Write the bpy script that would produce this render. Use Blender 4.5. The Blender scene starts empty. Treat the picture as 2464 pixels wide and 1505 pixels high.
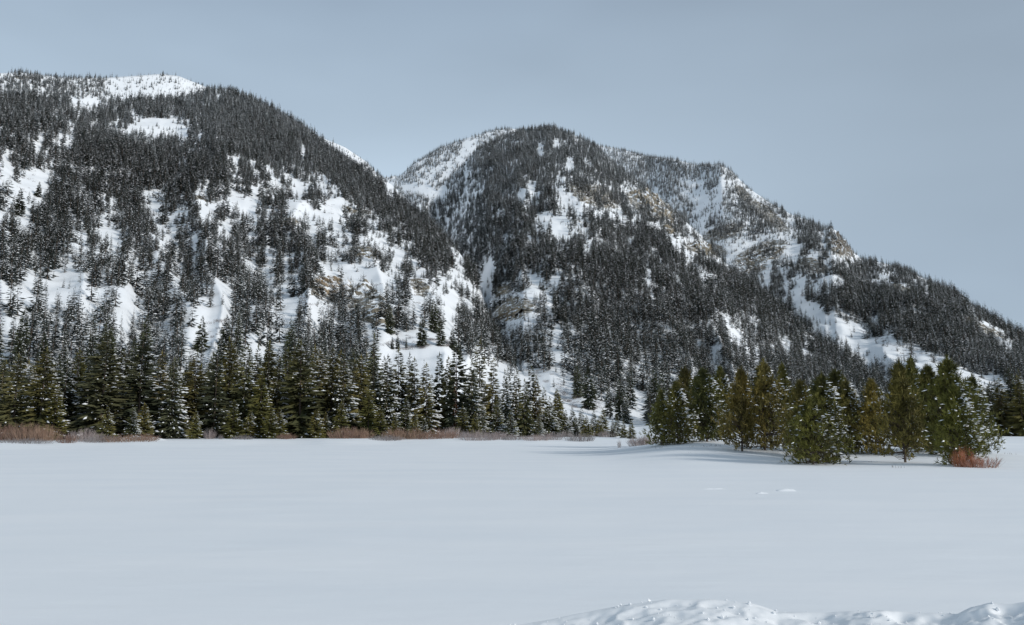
import bpy, math, random
import numpy as np
from mathutils import Vector

# ------------------------------------------------------------------ camera, light, exposure
SC = bpy.context.scene
COL = SC.collection
W0, H0 = 2464.0, 1505.0           # the photograph's coordinates used for measuring
FPX, CX, CY, VH = 1897.0, 1232.0, 752.5, 1018.0
CAMZ = 3.3
PITCH = math.atan((VH - CY) / FPX)
cam_d = bpy.data.cameras.new('camera')
cam_d.sensor_width = 36.0
cam_d.lens = FPX / W0 * 36.0
cam_d.clip_start = 0.1
cam_d.clip_end = 20000.0
cam = bpy.data.objects.new('camera', cam_d)
cam.location = (0, 0, CAMZ)
cam.rotation_euler = (math.pi / 2 + PITCH, 0, 0)
COL.objects.link(cam)
SC.camera = cam

SUN_EL, SUN_AZ = math.radians(24), math.radians(122)     # azimuth clockwise from the view direction (+Y)
SKY_TOP, SKY_LOW = (0.30, 0.355, 0.395), (0.55, 0.67, 0.80)
wd = bpy.data.worlds.new('World')
SC.world = wd
wd.use_nodes = True
nt = wd.node_tree
nt.nodes.clear()
N = nt.nodes.new
out = N('ShaderNodeOutputWorld')
bg = N('ShaderNodeBackground')
sky = N('ShaderNodeTexSky')
sky.sky_type = 'NISHITA'
sky.sun_disc = False
sky.sun_elevation = SUN_EL
sky.sun_rotation = SUN_AZ
sky.altitude = 2000
sky.air_density = 1.0
sky.dust_density = 2.0
bg.inputs['Strength'].default_value = 0.1
tc = N('ShaderNodeTexCoord')
sep = N('ShaderNodeSeparateXYZ')
nt.links.new(tc.outputs['Generated'], sep.inputs[0])
ramp = N('ShaderNodeValToRGB')
ramp.color_ramp.elements[0].position = 0.0
ramp.color_ramp.elements[0].color = (*[c * 10 for c in SKY_LOW], 1)
ramp.color_ramp.elements[1].position = 0.85
ramp.color_ramp.elements[1].color = (*[c * 10 for c in SKY_TOP], 1)
e = ramp.color_ramp.elements.new(0.28)
e.color = (5.6, 6.9, 8.15, 1)
e = ramp.color_ramp.elements.new(0.50)
e.color = (3.3, 4.22, 5.3, 1)
nt.links.new(sep.outputs['Z'], ramp.inputs[0])
# thin high cloud: soft broad patches
mp = N('ShaderNodeMapping')
mp.inputs['Scale'].default_value = (1.6, 1.6, 4.5)
nz = N('ShaderNodeTexNoise')
nz.inputs['Scale'].default_value = 1.3
nz.inputs['Detail'].default_value = 3
nt.links.new(tc.outputs['Generated'], mp.inputs[0])
nt.links.new(mp.outputs[0], nz.inputs['Vector'])
cr = N('ShaderNodeMapRange')
cr.inputs['From Min'].default_value = 0.3
cr.inputs['From Max'].default_value = 0.7
cr.inputs['To Min'].default_value = 0.90
cr.inputs['To Max'].default_value = 1.09
nt.links.new(nz.outputs['Fac'], cr.inputs[0])
mul = N('ShaderNodeVectorMath')
mul.operation = 'SCALE'
bank = N('ShaderNodeMapRange')            # thicker grey cloud to the right of the view
bank.interpolation_type = 'SMOOTHSTEP'
bank.inputs['From Min'].default_value = -0.15
bank.inputs['From Max'].default_value = 0.55
bank.inputs['To Max'].default_value = 0.72
wob = N('ShaderNodeMath')
wob.operation = 'MULTIPLY_ADD'
wob.inputs[1].default_value = 0.5
nt.links.new(nz.outputs['Fac'], wob.inputs[0])
off = N('ShaderNodeMath')
off.operation = 'ADD'
off.inputs[1].default_value = -0.25
nt.links.new(sep.outputs['X'], off.inputs[0])
nt.links.new(off.outputs[0], wob.inputs[2])
nt.links.new(wob.outputs[0], bank.inputs[0])
bmix = N('ShaderNodeMix')
bmix.data_type = 'RGBA'
nt.links.new(bank.outputs[0], bmix.inputs[0])
nt.links.new(ramp.outputs[0], bmix.inputs[6])
bmix.inputs[7].default_value = (3.3, 4.1, 5.0, 1)
nt.links.new(bmix.outputs[2], mul.inputs[0])
nt.links.new(cr.outputs[0], mul.inputs['Scale'])
mix = N('ShaderNodeMix')
mix.data_type = 'RGBA'
mix.inputs[0].default_value = 0.9
nt.links.new(sky.outputs[0], mix.inputs[6])
nt.links.new(mul.outputs[0], mix.inputs[7])
nt.links.new(mix.outputs[2], bg.inputs['Color'])
nt.links.new(bg.outputs[0], out.inputs['Surface'])

sun_d = bpy.data.lights.new('sun', 'SUN')
sun_d.energy = 2.7
sun_d.angle = math.radians(9)
sun_d.color = (1.0, 0.95, 0.88)
sun = bpy.data.objects.new('sun', sun_d)
sdir = Vector((math.sin(SUN_AZ) * math.cos(SUN_EL), math.cos(SUN_AZ) * math.cos(SUN_EL), math.sin(SUN_EL)))
sun.rotation_euler = sdir.to_track_quat('Z', 'Y').to_euler()
sun.location = sdir * 100
COL.objects.link(sun)

SC.view_settings.view_transform = 'Standard'
SC.view_settings.look = 'None'
SC.view_settings.gamma = 1
SC.view_settings.exposure = 0.0
SC.view_settings.use_curve_mapping = False
SC.render.engine = 'CYCLES'
SC.cycles.max_bounces = 5
SC.cycles.diffuse_bounces = 3
SC.cycles.glossy_bounces = 2
SC.cycles.transparent_max_bounces = 4

RNG = np.random.default_rng(7)
random.seed(7)

# ------------------------------------------------------------------ numeric helpers
def _h(ix, iy, seed):
    n = (ix.astype(np.int64) * 374761393 + iy.astype(np.int64) * 668265263 + seed * 974634777) & 0x7fffffff
    n = ((n ^ (n >> 13)) * 1274126177) & 0x7fffffff
    n = ((n ^ (n >> 15)) * 2246822519) & 0x7fffffff
    return ((n ^ (n >> 16)) & 0xffff) / 65535.0

def vnoise(x, y, seed=0):
    x = np.asarray(x, float); y = np.asarray(y, float)
    ix, iy = np.floor(x), np.floor(y)
    fx, fy = x - ix, y - iy
    fx = fx * fx * fx * (fx * (fx * 6 - 15) + 10); fy = fy * fy * fy * (fy * (fy * 6 - 15) + 10)
    a, b = _h(ix, iy, seed), _h(ix + 1, iy, seed)
    c, d = _h(ix, iy + 1, seed), _h(ix + 1, iy + 1, seed)
    return (a + (b - a) * fx) * (1 - fy) + (c + (d - c) * fx) * fy      # 0..1

def fbm(x, y, oct=4, seed=0, gain=0.5):
    s, a, t = 0.0, 1.0, 0.0
    for o in range(oct):
        s = s + a * (vnoise(x, y, seed + o * 17) * 2 - 1)
        t += a; a *= gain
        x = x * 2.03 + 11.3; y = y * 2.03 + 5.7
    return s / t                                                          # -1..1

def sm(a, b, x):
    t = np.clip((np.asarray(x, float) - a) / (b - a), 0, 1)
    return t * t * (3 - 2 * t)

CP, SP = math.cos(PITCH), math.sin(PITCH)

def ray(u, v):
    """pixel of the photograph -> azimuth and tangent of the elevation"""
    u = np.asarray(u, float); v = np.asarray(v, float)
    X = u - CX; Y = FPX * CP + (v - CY) * SP; Z = FPX * SP - (v - CY) * CP
    return np.arctan2(X, Y), Z / np.hypot(X, Y)

def pix(x, y, z):
    """world -> pixel of the photograph (and depth)"""
    zz = z - CAMZ
    d = y * CP + zz * SP
    up = -y * SP + zz * CP
    d = np.where(d < 0.1, 0.1, d)
    return CX + FPX * x / d, CY - FPX * up / d, d

def az_of(u):
    return np.arctan2(np.asarray(u, float) - CX, FPX / CP)

# ------------------------------------------------------------------ the lie of the land
class Mount:
    def __init__(self, name, sky, foot, p, seed, rib=14.0):
        a, t = ray([s[0] for s in sky], [s[1] for s in sky])
        self.a, self.t, self.R = a, t, np.array([s[2] for s in sky], float)
        self.fa = az_of([f[0] for f in foot]); self.F = np.array([f[1] for f in foot], float)
        self.p, self.seed, self.name, self.rib = p, seed, name, rib

    def parts(self, az):
        R = np.interp(az, self.a, self.R)
        return R, np.interp(az, self.fa, self.F), CAMZ + R * np.interp(az, self.a, self.t)

    def h(self, az, r):
        R, F, zR = self.parts(az)
        s = (r - F) / np.maximum(R - F, 60)
        sc = np.clip(s, 0, 1)
        z = zR * sc ** self.p
        z = np.where(s > 1, zR - (r - R) * 0.42, z)
        z = np.where(s < 0, -3.0 + s * 30, z - 3.0 * (1 - sc) ** 6)
        env = np.clip(sc * 5, 0, 1) * (1 - 0.86 * sm(0.72, 1.0, sc)) * np.clip(zR / 250, 0.15, 1)
        x, y = r * np.sin(az), r * np.cos(az)
        rib = 1 - 2 * np.abs(fbm(az * 9 + fbm(x / 260, y / 260, 2, self.seed) * 0.5, r / 900, 3, self.seed + 3))
        z = z + env * (self.rib * rib + 7 * fbm(x / 90, y / 90, 3, self.seed + 9) + 1.6 * fbm(x / 14, y / 14, 2, self.seed + 21))
        return z

ML = Mount('left', [(-700, 260, 1150), (-300, 236, 1200), (0, 232, 1300), (100, 243, 1350), (240, 258, 1500), (330, 246, 1600), (430, 240, 1700), (500, 221, 1740),
    (545, 214, 1750), (600, 234, 1700), (660, 268, 1650), (720, 306, 1600), (780, 352, 1520), (840, 394, 1420), (900, 440, 1320), (960, 486, 1220),
    (1020, 528, 1130), (1080, 580, 1030), (1130, 640, 930), (1155, 690, 860), (1170, 745, 760), (1195, 805, 640), (1260, 880, 520), (1340, 950, 430), (1450, 1000, 380), (1600, 1016, 350)],
    [(-700, 185), (0, 185), (500, 190), (900, 205), (1150, 230), (1300, 240), (1600, 260)], 1.36, 11)
MLB = Mount('summit', [(-700, 170, 2500), (-200, 172, 2500), (0, 177, 2500), (60, 176, 2520), (150, 188, 2550), (250, 189, 2580), (330, 183, 2600), (385, 179, 2620), (430, 184, 2620), (500, 211, 2600),
    (560, 224, 2560), (660, 268, 2500), (700, 293, 2480), (750, 322, 2460), (830, 356, 2400), (880, 390, 2380), (920, 430, 2340), (945, 448, 2320), (1000, 500, 2250), (1100, 620, 2100)],
    [(-700, 1300), (500, 1350), (900, 1500), (1100, 1500)], 1.0, 23, 9)
MB = Mount('middle', [(960, 640, 1500), (1000, 545, 1750), (1033, 482, 1880), (1069, 440, 1950), (1148, 362, 2050), (1246, 319, 2150), (1290, 316, 2150), (1320, 311, 2120), (1380, 326, 2060), (1430, 352, 1980),
    (1480, 402, 1880), (1560, 456, 1740), (1620, 508, 1600), (1680, 560, 1480), (1750, 640, 1350), (1830, 705, 1220), (1900, 765, 1100), (1970, 822, 980), (2050, 878, 840), (2120, 922, 720), (2220, 970, 600), (2350, 1008, 500)],
    [(960, 1500), (1033, 1250), (1080, 950), (1130, 640), (1180, 420), (1260, 330), (1400, 320), (1700, 380), (2000, 420), (2350, 420)], 1.28, 37)
MBB = Mount('rear', [(860, 520, 2700), (900, 474, 2800), (940, 436, 2850), (960, 424, 2860), (1000, 391, 2880), (1060, 356, 2900), (1130, 331, 2900), (1190, 314, 2900), (1230, 310, 2900), (1260, 316, 2900),
    (1320, 345, 2900), (1420, 430, 2900)], [(860, 2000), (1000, 1900), (1420, 2000)], 1.0, 41, 9)
MC = Mount('right', [(1300, 400, 2900), (1400, 356, 2950), (1440, 350, 3000), (1500, 362, 2950), (1560, 379, 2900), (1620, 385, 2800), (1680, 400, 2700), (1735, 397, 2600), (1760, 414, 2560), (1800, 454, 2450),
    (1860, 494, 2320), (1900, 516, 2240), (1950, 536, 2150), (1980, 552, 2080), (1998, 549, 2050), (2012, 558, 2040), (2040, 594, 2000), (2075, 627, 1950), (2120, 634, 1880), (2180, 651, 1800), (2240, 679, 1720),
    (2300, 712, 1650), (2350, 744, 1590), (2400, 775, 1530), (2464, 812, 1450), (2600, 875, 1300), (2800, 940, 1150), (3200, 985, 1000)],
    [(1300, 1900), (1500, 1700), (1600, 1450), (1750, 1100), (1900, 820), (2000, 640), (2200, 520), (2464, 470), (3200, 430)], 1.22, 53)
MD = Mount('far', [(800, 470, 4200), (900, 432, 4300), (945, 424, 4300), (1000, 432, 4300), (1080, 470, 4300)], [(800, 3300), (1080, 3300)], 1.0, 61, 5)
MOUNTS = [ML, MLB, MB, MBB, MC, MD]

def field_h(az, r):
    x, y = r * np.sin(az), r * np.cos(az)
    z = 0.10 * fbm(x / 26, y / 40, 3, 71) + 0.022 * fbm(x / 4.5, y / 9, 2, 77) + 0.012 * fbm(x / 2.4 + y / 9, y / 0.9, 2, 79)
    z = z * sm(6, 30, r)
    def bump(u, rr, su, sr, amp):
        a = az_of(u)
        return amp * np.exp(-0.5 * (((az - a) / (su / FPX)) ** 2 + ((r - rr) / sr) ** 2))
    z = z + bump(1640, 90, 95, 14, 1.05) + bump(1800, 86, 110, 11, 0.65) + bump(2080, 88, 130, 10, 0.62) + bump(2330, 92, 120, 12, 0.3)
    z = z + bump(2250, 64, 260, 5, 0.16) - bump(1960, 72, 60, 4, 0.14) - bump(2120, 74, 60, 4, 0.10)
    z = z + 0.7 * sm(118, 136, r + 5 * fbm(az * 14, r * 0 + 2, 2, 91)) * sm(400, 150, r)       # low bank before the trees
    z = z + sm(160, 420, r) * (1.2 * fbm(x / 45, y / 45, 3, 95) + 1.0)
    return z

def land_h(az, r):
    z = field_h(az, r)
    for m in MOUNTS:
        inside = (az > m.a[0]) & (az < m.a[-1])
        z = np.maximum(z, np.where(inside, m.h(az, r), -50))
    return z

def hxy(x, y):
    return land_h(np.arctan2(x, y), np.hypot(x, y))

# table of sight lines: what hides what
AZ_T = np.linspace(math.radians(-43), math.radians(43), 1400)
R_T = np.concatenate([np.linspace(20, 300, 90), np.geomspace(305, 4400, 420)])
GA, GR = np.meshgrid(AZ_T, R_T, indexing='ij')
T_T = (land_h(GA, GR) - CAMZ) / GR
RUN = np.maximum.accumulate(T_T, axis=1)

def run_before(az, r):
    i = np.clip(np.round((az - AZ_T[0]) / (AZ_T[1] - AZ_T[0])).astype(int), 0, len(AZ_T) - 1)
    j = np.clip(np.searchsorted(R_T, r * 0.985) - 1, 0, len(R_T) - 1)
    return RUN[i, j]

def ground_at(u, v):
    """first ground point on the line of sight through a pixel"""
    a, t = ray(u, v)
    i = int(np.clip(round((float(a) - AZ_T[0]) / (AZ_T[1] - AZ_T[0])), 0, len(AZ_T) - 1))
    j = int(np.searchsorted(RUN[i], float(t)))
    r = R_T[min(j, len(R_T) - 1)]
    return float(a), float(r)

# ------------------------------------------------------------------ materials
def mat(name):
    m = bpy.data.materials.new(name)
    m.use_nodes = True
    t = m.node_tree
    return m, t, t.nodes['Principled BSDF']

def mixrgb(t, fac, a, b, mode='MIX'):
    n = t.nodes.new('ShaderNodeMix'); n.data_type = 'RGBA'; n.blend_type = mode
    for s, v in ((0, fac), (6, a), (7, b)):
        if isinstance(v, (int, float)): n.inputs[s].default_value = v
        elif isinstance(v, tuple): n.inputs[s].default_value = (*v, 1)
        else: t.links.new(v, n.inputs[s])
    return n.outputs[2]

def noise(t, scale, detail=3, vec=None, rough=0.5):
    n = t.nodes.new('ShaderNodeTexNoise')
    n.inputs['Scale'].default_value = scale; n.inputs['Detail'].default_value = detail; n.inputs['Roughness'].default_value = rough
    if vec is not None: t.links.new(vec, n.inputs['Vector'])
    return n.outputs['Fac']

def mrange(t, val, a, b, c=0.0, d=1.0):
    n = t.nodes.new('ShaderNodeMapRange')
    for k, v in zip(('From Min', 'From Max', 'To Min', 'To Max'), (a, b, c, d)): n.inputs[k].default_value = v
    t.links.new(val, n.inputs[0])
    return n.outputs[0]

def objcoord(t, scale=(1, 1, 1)):
    c = t.nodes.new('ShaderNodeTexCoord'); m = t.nodes.new('ShaderNodeMapping')
    m.inputs['Scale'].default_value = scale
    t.links.new(c.outputs['Object'], m.inputs[0])
    return m.outputs[0]

def bumpn(t, b, h, strength, dist):
    n = t.nodes.new('ShaderNodeBump')
    n.inputs['Strength'].default_value = strength; n.inputs['Distance'].default_value = dist
    t.links.new(h, n.inputs['Height']); t.links.new(n.outputs[0], b.inputs['Normal'])

SNOW = (0.83, 0.865, 0.905)
def snow_material(name, fine):
    m, t, b = mat(name)
    b.inputs['Roughness'].default_value = 0.7
    b.inputs['Specular IOR Level'].default_value = 0.2
    v = objcoord(t, (0.25, 1.0, 1.0))
    n1 = noise(t, 0.35, 4, v)
    t.links.new(mixrgb(t, mrange(t, n1, 0.3, 0.7), (0.80, 0.84, 0.885), (0.85, 0.88, 0.915)), b.inputs['Base Color'])
    if fine:
        v2 = objcoord(t, (0.5, 1.4, 1.0))
        a = t.nodes.new('ShaderNodeMath'); a.operation = 'ADD'
        s = t.nodes.new('ShaderNodeMath'); s.operation = 'MULTIPLY'; s.inputs[1].default_value = 0.15
        t.links.new(noise(t, 26.0, 3), s.inputs[0])
        t.links.new(noise(t, 1.1, 4, v2), a.inputs[0]); t.links.new(s.outputs[0], a.inputs[1])
        bumpn(t, b, a.outputs[0], 0.35, 0.06)
    return m

M_FIELD = snow_material('field_snow', True)
M_BANK, t, b = mat('ploughed_snow')
b.inputs['Base Color'].default_value = (0.84, 0.865, 0.895, 1); b.inputs['Roughness'].default_value = 0.6; b.inputs['Specular IOR Level'].default_value = 0.3
bumpn(t, b, noise(t, 34.0, 5), 0.55, 0.02)
M_PAD, t, b = mat('branch_snow')
b.inputs['Base Color'].default_value = (0.84, 0.865, 0.895, 1); b.inputs['Roughness'].default_value = 0.75; b.inputs['Specular IOR Level'].default_value = 0.15

def slope_material():
    m, t, b = mat('mountain_snow_and_rock')
    b.inputs['Roughness'].default_value = 0.8; b.inputs['Specular IOR Level'].default_value = 0.1
    att = t.nodes.new('ShaderNodeAttribute'); att.attribute_name = 'rock'
    geo = t.nodes.new('ShaderNodeNewGeometry')
    v = objcoord(t, (1, 1, 2.6))
    n = noise(t, 0.15, 6, v, 0.72)
    mm = t.nodes.new('ShaderNodeMath'); mm.operation = 'ADD'
    t.links.new(att.outputs['Fac'], mm.inputs[0]); t.links.new(n, mm.inputs[1])
    f = mrange(t, mm.outputs[0], 1.40, 1.49)
    rc = mixrgb(t, mrange(t, noise(t, 0.05, 4), 0.35, 0.65), (0.15, 0.135, 0.105), (0.30, 0.265, 0.20))
    rc = mixrgb(t, mrange(t, noise(t, 0.6, 3), 0.3, 0.7), rc, (0.09, 0.085, 0.075))
    # twigs and stubble showing through the snow
    st = mrange(t, noise(t, 0.55, 4, None, 0.7), 0.62, 0.72)
    sn = mixrgb(t, st, SNOW, (0.45, 0.43, 0.41))
    t.links.new(mixrgb(t, f, sn, rc), b.inputs['Base Color'])
    bumpn(t, b, noise(t, 0.35, 5), 0.5, 1.2)
    return m
M_SLOPE = slope_material()

def outcrop_material():
    m, t, b = mat('ledge_rock')
    b.inputs['Roughness'].default_value = 0.85; b.inputs['Specular IOR Level'].default_value = 0.15
    geo = t.nodes.new('ShaderNodeNewGeometry'); sp = t.nodes.new('ShaderNodeSeparateXYZ')
    t.links.new(geo.outputs['Normal'], sp.inputs[0])
    mm = t.nodes.new('ShaderNodeMath'); mm.operation = 'MULTIPLY_ADD'; mm.inputs[1].default_value = 0.5
    t.links.new(noise(t, 0.5, 4), mm.inputs[0]); t.links.new(sp.outputs['Z'], mm.inputs[2])
    f = mrange(t, mm.outputs[0], 0.80, 0.94)
    oi = t.nodes.new('ShaderNodeObjectInfo')
    rc = mixrgb(t, mrange(t, noise(t, 0.12, 5), 0.35, 0.65), (0.27, 0.252, 0.218), (0.155, 0.146, 0.128))
    rc = mixrgb(t, mrange(t, noise(t, 1.1, 3), 0.45, 0.7), rc, (0.10, 0.092, 0.08))
    rc = mixrgb(t, mrange(t, noise(t, 0.045, 2), 0.74, 0.80), rc, (0.24, 0.18, 0.13))
    rc = mixrgb(t, 1.0, rc, oi.outputs['Color'], 'MULTIPLY')
    t.links.new(mixrgb(t, f, rc, SNOW), b.inputs['Base Color'])
    bumpn(t, b, noise(t, 1.2, 5), 0.8, 0.6)
    return m
M_ROCK = outcrop_material()

def needle_material(name, dark, light, scale, trans=0.0):
    m, t, b = mat(name)
    b.inputs['Roughness'].default_value = 0.75; b.inputs['Specular IOR Level'].default_value = 0.25
    oi = t.nodes.new('ShaderNodeObjectInfo')
    c = mixrgb(t, mrange(t, noise(t, scale, 4, None, 0.7), 0.36, 0.66), dark, light)
    c = mixrgb(t, 1.0, c, oi.outputs['Color'], 'MULTIPLY')
    hs = t.nodes.new('ShaderNodeHueSaturation')
    t.links.new(c, hs.inputs['Color'])
    t.links.new(mrange(t, oi.outputs['Random'], 0, 1, 0.7, 1.35), hs.inputs['Value'])
    t.links.new(mrange(t, oi.outputs['Random'], 0, 1, 0.515, 0.485), hs.inputs['Hue'])
    t.links.new(hs.outputs[0], b.inputs['Base Color'])
    return m
M_PINE = needle_material('pine_needles', (0.075, 0.070, 0.024), (0.27, 0.225, 0.064), 2.6)
M_SPRUCE = needle_material('spruce_needles', (0.054, 0.060, 0.032), (0.125, 0.120, 0.056), 0.6)
M_FAR = needle_material('hill_conifer_needles', (0.040, 0.050, 0.044), (0.072, 0.082, 0.066), 0.4)
M_RIME_A = needle_material('frosted_needles', (0.075, 0.088, 0.082), (0.155, 0.17, 0.163), 0.4)
M_RIME_B = needle_material('rimed_needles', (0.13, 0.145, 0.143), (0.30, 0.32, 0.32), 0.4)
M_RUST = needle_material('dead_needles', (0.10, 0.045, 0.022), (0.19, 0.09, 0.045), 0.6)
M_BARK, t, b = mat('bark')
b.inputs['Roughness'].default_value = 0.9
t.links.new(mixrgb(t, noise(t, 5.0, 4), (0.06, 0.045, 0.035), (0.15, 0.115, 0.09)), b.inputs['Base Color'])
bumpn(t, b, noise(t, 14.0, 4), 0.6, 0.03)
M_SNAG, t, b = mat('weathered_wood')
b.inputs['Roughness'].default_value = 0.9
t.links.new(mixrgb(t, noise(t, 3.0, 3), (0.14, 0.125, 0.115), (0.30, 0.28, 0.265)), b.inputs['Base Color'])
def twig_material():
    m, t, b = mat('willow_twigs')
    b.inputs['Roughness'].default_value = 0.7
    oi = t.nodes.new('ShaderNodeObjectInfo')
    c = mixrgb(t, mrange(t, noise(t, 3.0, 3), 0.3, 0.7), (0.7, 0.66, 0.66), (1.0, 1.0, 1.0))
    t.links.new(mixrgb(t, 1.0, c, oi.outputs['Color'], 'MULTIPLY'), b.inputs['Base Color'])
    return m
M_TWIG = twig_material()

# ------------------------------------------------------------------ mesh helpers
def mesh_np(name, verts, faces, mats, midx=None, smooth=False, attr=None):
    verts = np.asarray(verts, np.float32); faces = np.asarray(faces, np.int32)
    me = bpy.data.meshes.new(name)
    k = faces.shape[1]
    me.vertices.add(len(verts)); me.vertices.foreach_set('co', verts.ravel())
    me.loops.add(faces.size); me.loops.foreach_set('vertex_index', faces.ravel())
    me.polygons.add(len(faces))
    me.polygons.foreach_set('loop_start', np.arange(0, faces.size, k, dtype=np.int32))
    if midx is not None: me.polygons.foreach_set('material_index', np.asarray(midx, np.int32))
    me.polygons.foreach_set('use_smooth', np.full(len(faces), smooth, bool))
    for m in mats: me.materials.append(m)
    if attr is not None:
        a = me.attributes.new('rock', 'FLOAT', 'POINT'); a.data.foreach_set('value', np.asarray(attr, np.float32))
    me.update(calc_edges=True)
    return me

def grid_faces(n, m):
    i = np.arange(n * m).reshape(n, m)
    return np.stack([i[:-1, :-1], i[1:, :-1], i[1:, 1:], i[:-1, 1:]], -1).reshape(-1, 4)

def link(name, me, parent=None, loc=(0, 0, 0), **props):
    o = bpy.data.objects.new(name, me)
    o.location = loc
    if parent is not None: o.parent = parent
    COL.objects.link(o)
    for k, v in props.items():
        if v is not None: o[k] = v
    return o

def in_ell(u, v, e):
    """soft membership of an ellipse (u, v, ru, rv, angle)"""
    a = math.radians(e[4] if len(e) > 4 else 0)
    du, dv = u - e[0], v - e[1]
    p, q = du * math.cos(a) + dv * math.sin(a), -du * math.sin(a) + dv * math.cos(a)
    return np.sqrt((p / e[2]) ** 2 + (q / e[3]) ** 2)

# where bare rock and ledges show (measured on the photograph, carried to the ground they stand on)
ROCKS = [(800, 700, 85, 42, 8), (890, 745, 95, 38, 18), (1235, 745, 75, 45, -10), (1210, 700, 40, 22, 0), (1010, 690, 40, 25, 30), (880, 610, 60, 22, 10), (860, 510, 60, 14, 10), (470, 480, 45, 12, 5), (690, 535, 60, 14, 8),
         (1430, 470, 100, 40, 20), (1560, 495, 95, 38, 32), (1612, 548, 30, 16, 0), (1700, 600, 80, 25, 10), (1830, 610, 105, 34, -20), (1790, 655, 90, 24, -15), (1740, 560, 80, 26, -15),
         (2020, 590, 60, 36, 38), (1850, 520, 90, 24, 40), (1790, 470, 50, 18, 50), (2180, 700, 60, 14, 25), (2370, 790, 90, 12, 28), (60, 188, 60, 9, 4), (1960, 640, 60, 22, 20), (1185, 440, 26, 14, 0)]
def rock_mask(u, v):
    m = np.zeros_like(u)
    for e in ROCKS:
        m = np.maximum(m, 1 - sm(0.55, 1.15, in_ell(u, v, e)))
    return m

# ------------------------------------------------------------------ ground sheet
aa = np.concatenate([np.linspace(-180, -46, 46), np.linspace(-44, 44, 640), np.linspace(46, 180, 46)])
aa = np.radians(aa)
rr = np.concatenate([[0.0, 3, 6], np.linspace(8, 60, 150), np.linspace(60.7, 150, 150), np.geomspace(153, 480, 50), np.geomspace(520, 9000, 20)])
A, R = np.meshgrid(aa, rr, indexing='ij')
Z = field_h(A, R) * sm(1200, 500, R)
me = mesh_np('snow_field', np.stack([R * np.sin(A), R * np.cos(A), Z], -1).reshape(-1, 3), grid_faces(len(aa), len(rr))[:, ::-1], [M_FIELD], smooth=True)
link('snow_field', me, kind='structure', label='broad flat meadow under smooth unbroken snow')

# ------------------------------------------------------------------ mountains
MLABEL = {'left': 'steep forested mountain with snow chutes and open patches', 'summit': 'snowy summit with bare burnt trunks behind the forested mountain',
          'middle': 'dome shaped forested mountain beyond the narrow valley', 'rear': 'frosted forest shoulder behind the dome shaped mountain',
          'right': 'long forested ridge with cliff bands and a snow strip', 'far': 'small far ridge in the saddle between mountains'}
for m in MOUNTS:
    n_a = {'far': 60, 'rear': 200, 'summit': 420}.get(m.name, 620)
    n_r = {'far': 20, 'rear': 90, 'summit': 110}.get(m.name, 230)
    az = np.linspace(m.a[0], m.a[-1], n_a)
    s = np.linspace(0, 1, n_r) ** 1.15
    s = np.concatenate([[-0.05], s, [1.06, 1.2, 1.6]])
    Rz, F, zR = m.parts(az)
    r = F[:, None] + (np.maximum(Rz - F, 60))[:, None] * s[None, :]
    A = np.repeat(az[:, None], len(s), 1)
    Z = m.h(A, r)
    X, Y = r * np.sin(A), r * np.cos(A)
    u, v, d = pix(X, Y, Z)
    rk = rock_mask(u, v)
    Z = Z + rk * (3.2 * fbm(X / 22, Z / 9, 3, 5) + 1.3 * np.sign(np.sin(Z / 3.2 + 2 * fbm(X / 40, Y / 40, 2, 6))))
    me = mesh_np('mountain', np.stack([X, Y, Z], -1).reshape(-1, 3), grid_faces(n_a, len(s))[:, ::-1], [M_SLOPE], smooth=True, attr=rk.ravel())
    link('mountain', me, kind='structure', label=MLABEL[m.name])

# ------------------------------------------------------------------ rock outcrops with ledges
def outcrop(u, v, ru, rv, ang, label, tint, step=8.0, amp=5.0, group=None, tilt=0.0):
    ca, cr_ = ground_at(u, v)
    _, rn = ground_at(u, v + rv * 1.1)
    _, rf = ground_at(u, v - rv * 1.1)
    rn, rf = min(rn, cr_ * 0.97), max(min(rf, cr_ * 1.35), cr_ * 1.04)
    da = 1.25 * (ru + abs(rv * math.sin(math.radians(ang)))) / FPX
    na = int(np.clip(2 * da * cr_ / 1.4, 30, 150)); nr = int(np.clip((rf - rn) / 1.6, 26, 130))
    A, R = np.meshgrid(np.linspace(ca - da, ca + da, na), np.linspace(rn, rf, nr), indexing='ij')
    Z = land_h(A, R); X, Y = R * np.sin(A), R * np.cos(A)
    uu, vv, _ = pix(X, Y, Z)
    k = in_ell(uu, vv, (u, v, ru, rv, ang)) + 0.35 * fbm(X / 18, Y / 18, 3, int(u))
    w = 1 - sm(0.6, 1.05, k)
    q = (Z + tilt * X + 3.5 * fbm(X / 17, Y / 17, 3, int(v))) / step          # stepped ledges
    fr = q - np.floor(q)
    ledge = (np.floor(q) + sm(0.62, 0.95, fr)) * step - q * step
    body = amp * (0.55 + 0.9 * fbm(X / 11, Z / 8, 4, int(u + v))) + 0.7 * ledge
    Z2 = Z + w * body - 1.6 * (1 - w)
    out_n = 0.5 * amp * w * fbm(X / 6, Z / 5, 3, int(u) + 3)
    base = Vector((cr_ * math.sin(ca), cr_ * math.cos(ca), float(land_h(np.array(ca), np.array(cr_)))))
    V = np.stack([X - base.x, Y - out_n - base.y, Z2 - base.z], -1).reshape(-1, 3)
    o = link('rock_outcrop', mesh_np('rock_outcrop', V, grid_faces(na, nr)[:, ::-1], [M_ROCK]), loc=base, label=label, category='rock outcrop', group=group or 'rock outcrops on the mountains')
    o.color = (*tint, 1)
outcrop(795, 690, 62, 26, 8, 'rusty brown rock outcrop with orange stain on the left mountain', (1.1, 0.92, 0.72), 6, 5)
outcrop(880, 712, 70, 30, 22, 'tan ledged cliff just below the orange stained outcrop', (1.0, 0.95, 0.86), 5, 5)
outcrop(905, 760, 60, 22, 14, 'broken snow covered ledges at the foot of the left mountain', (1.0, 0.95, 0.85), 4, 3.5)
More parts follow.
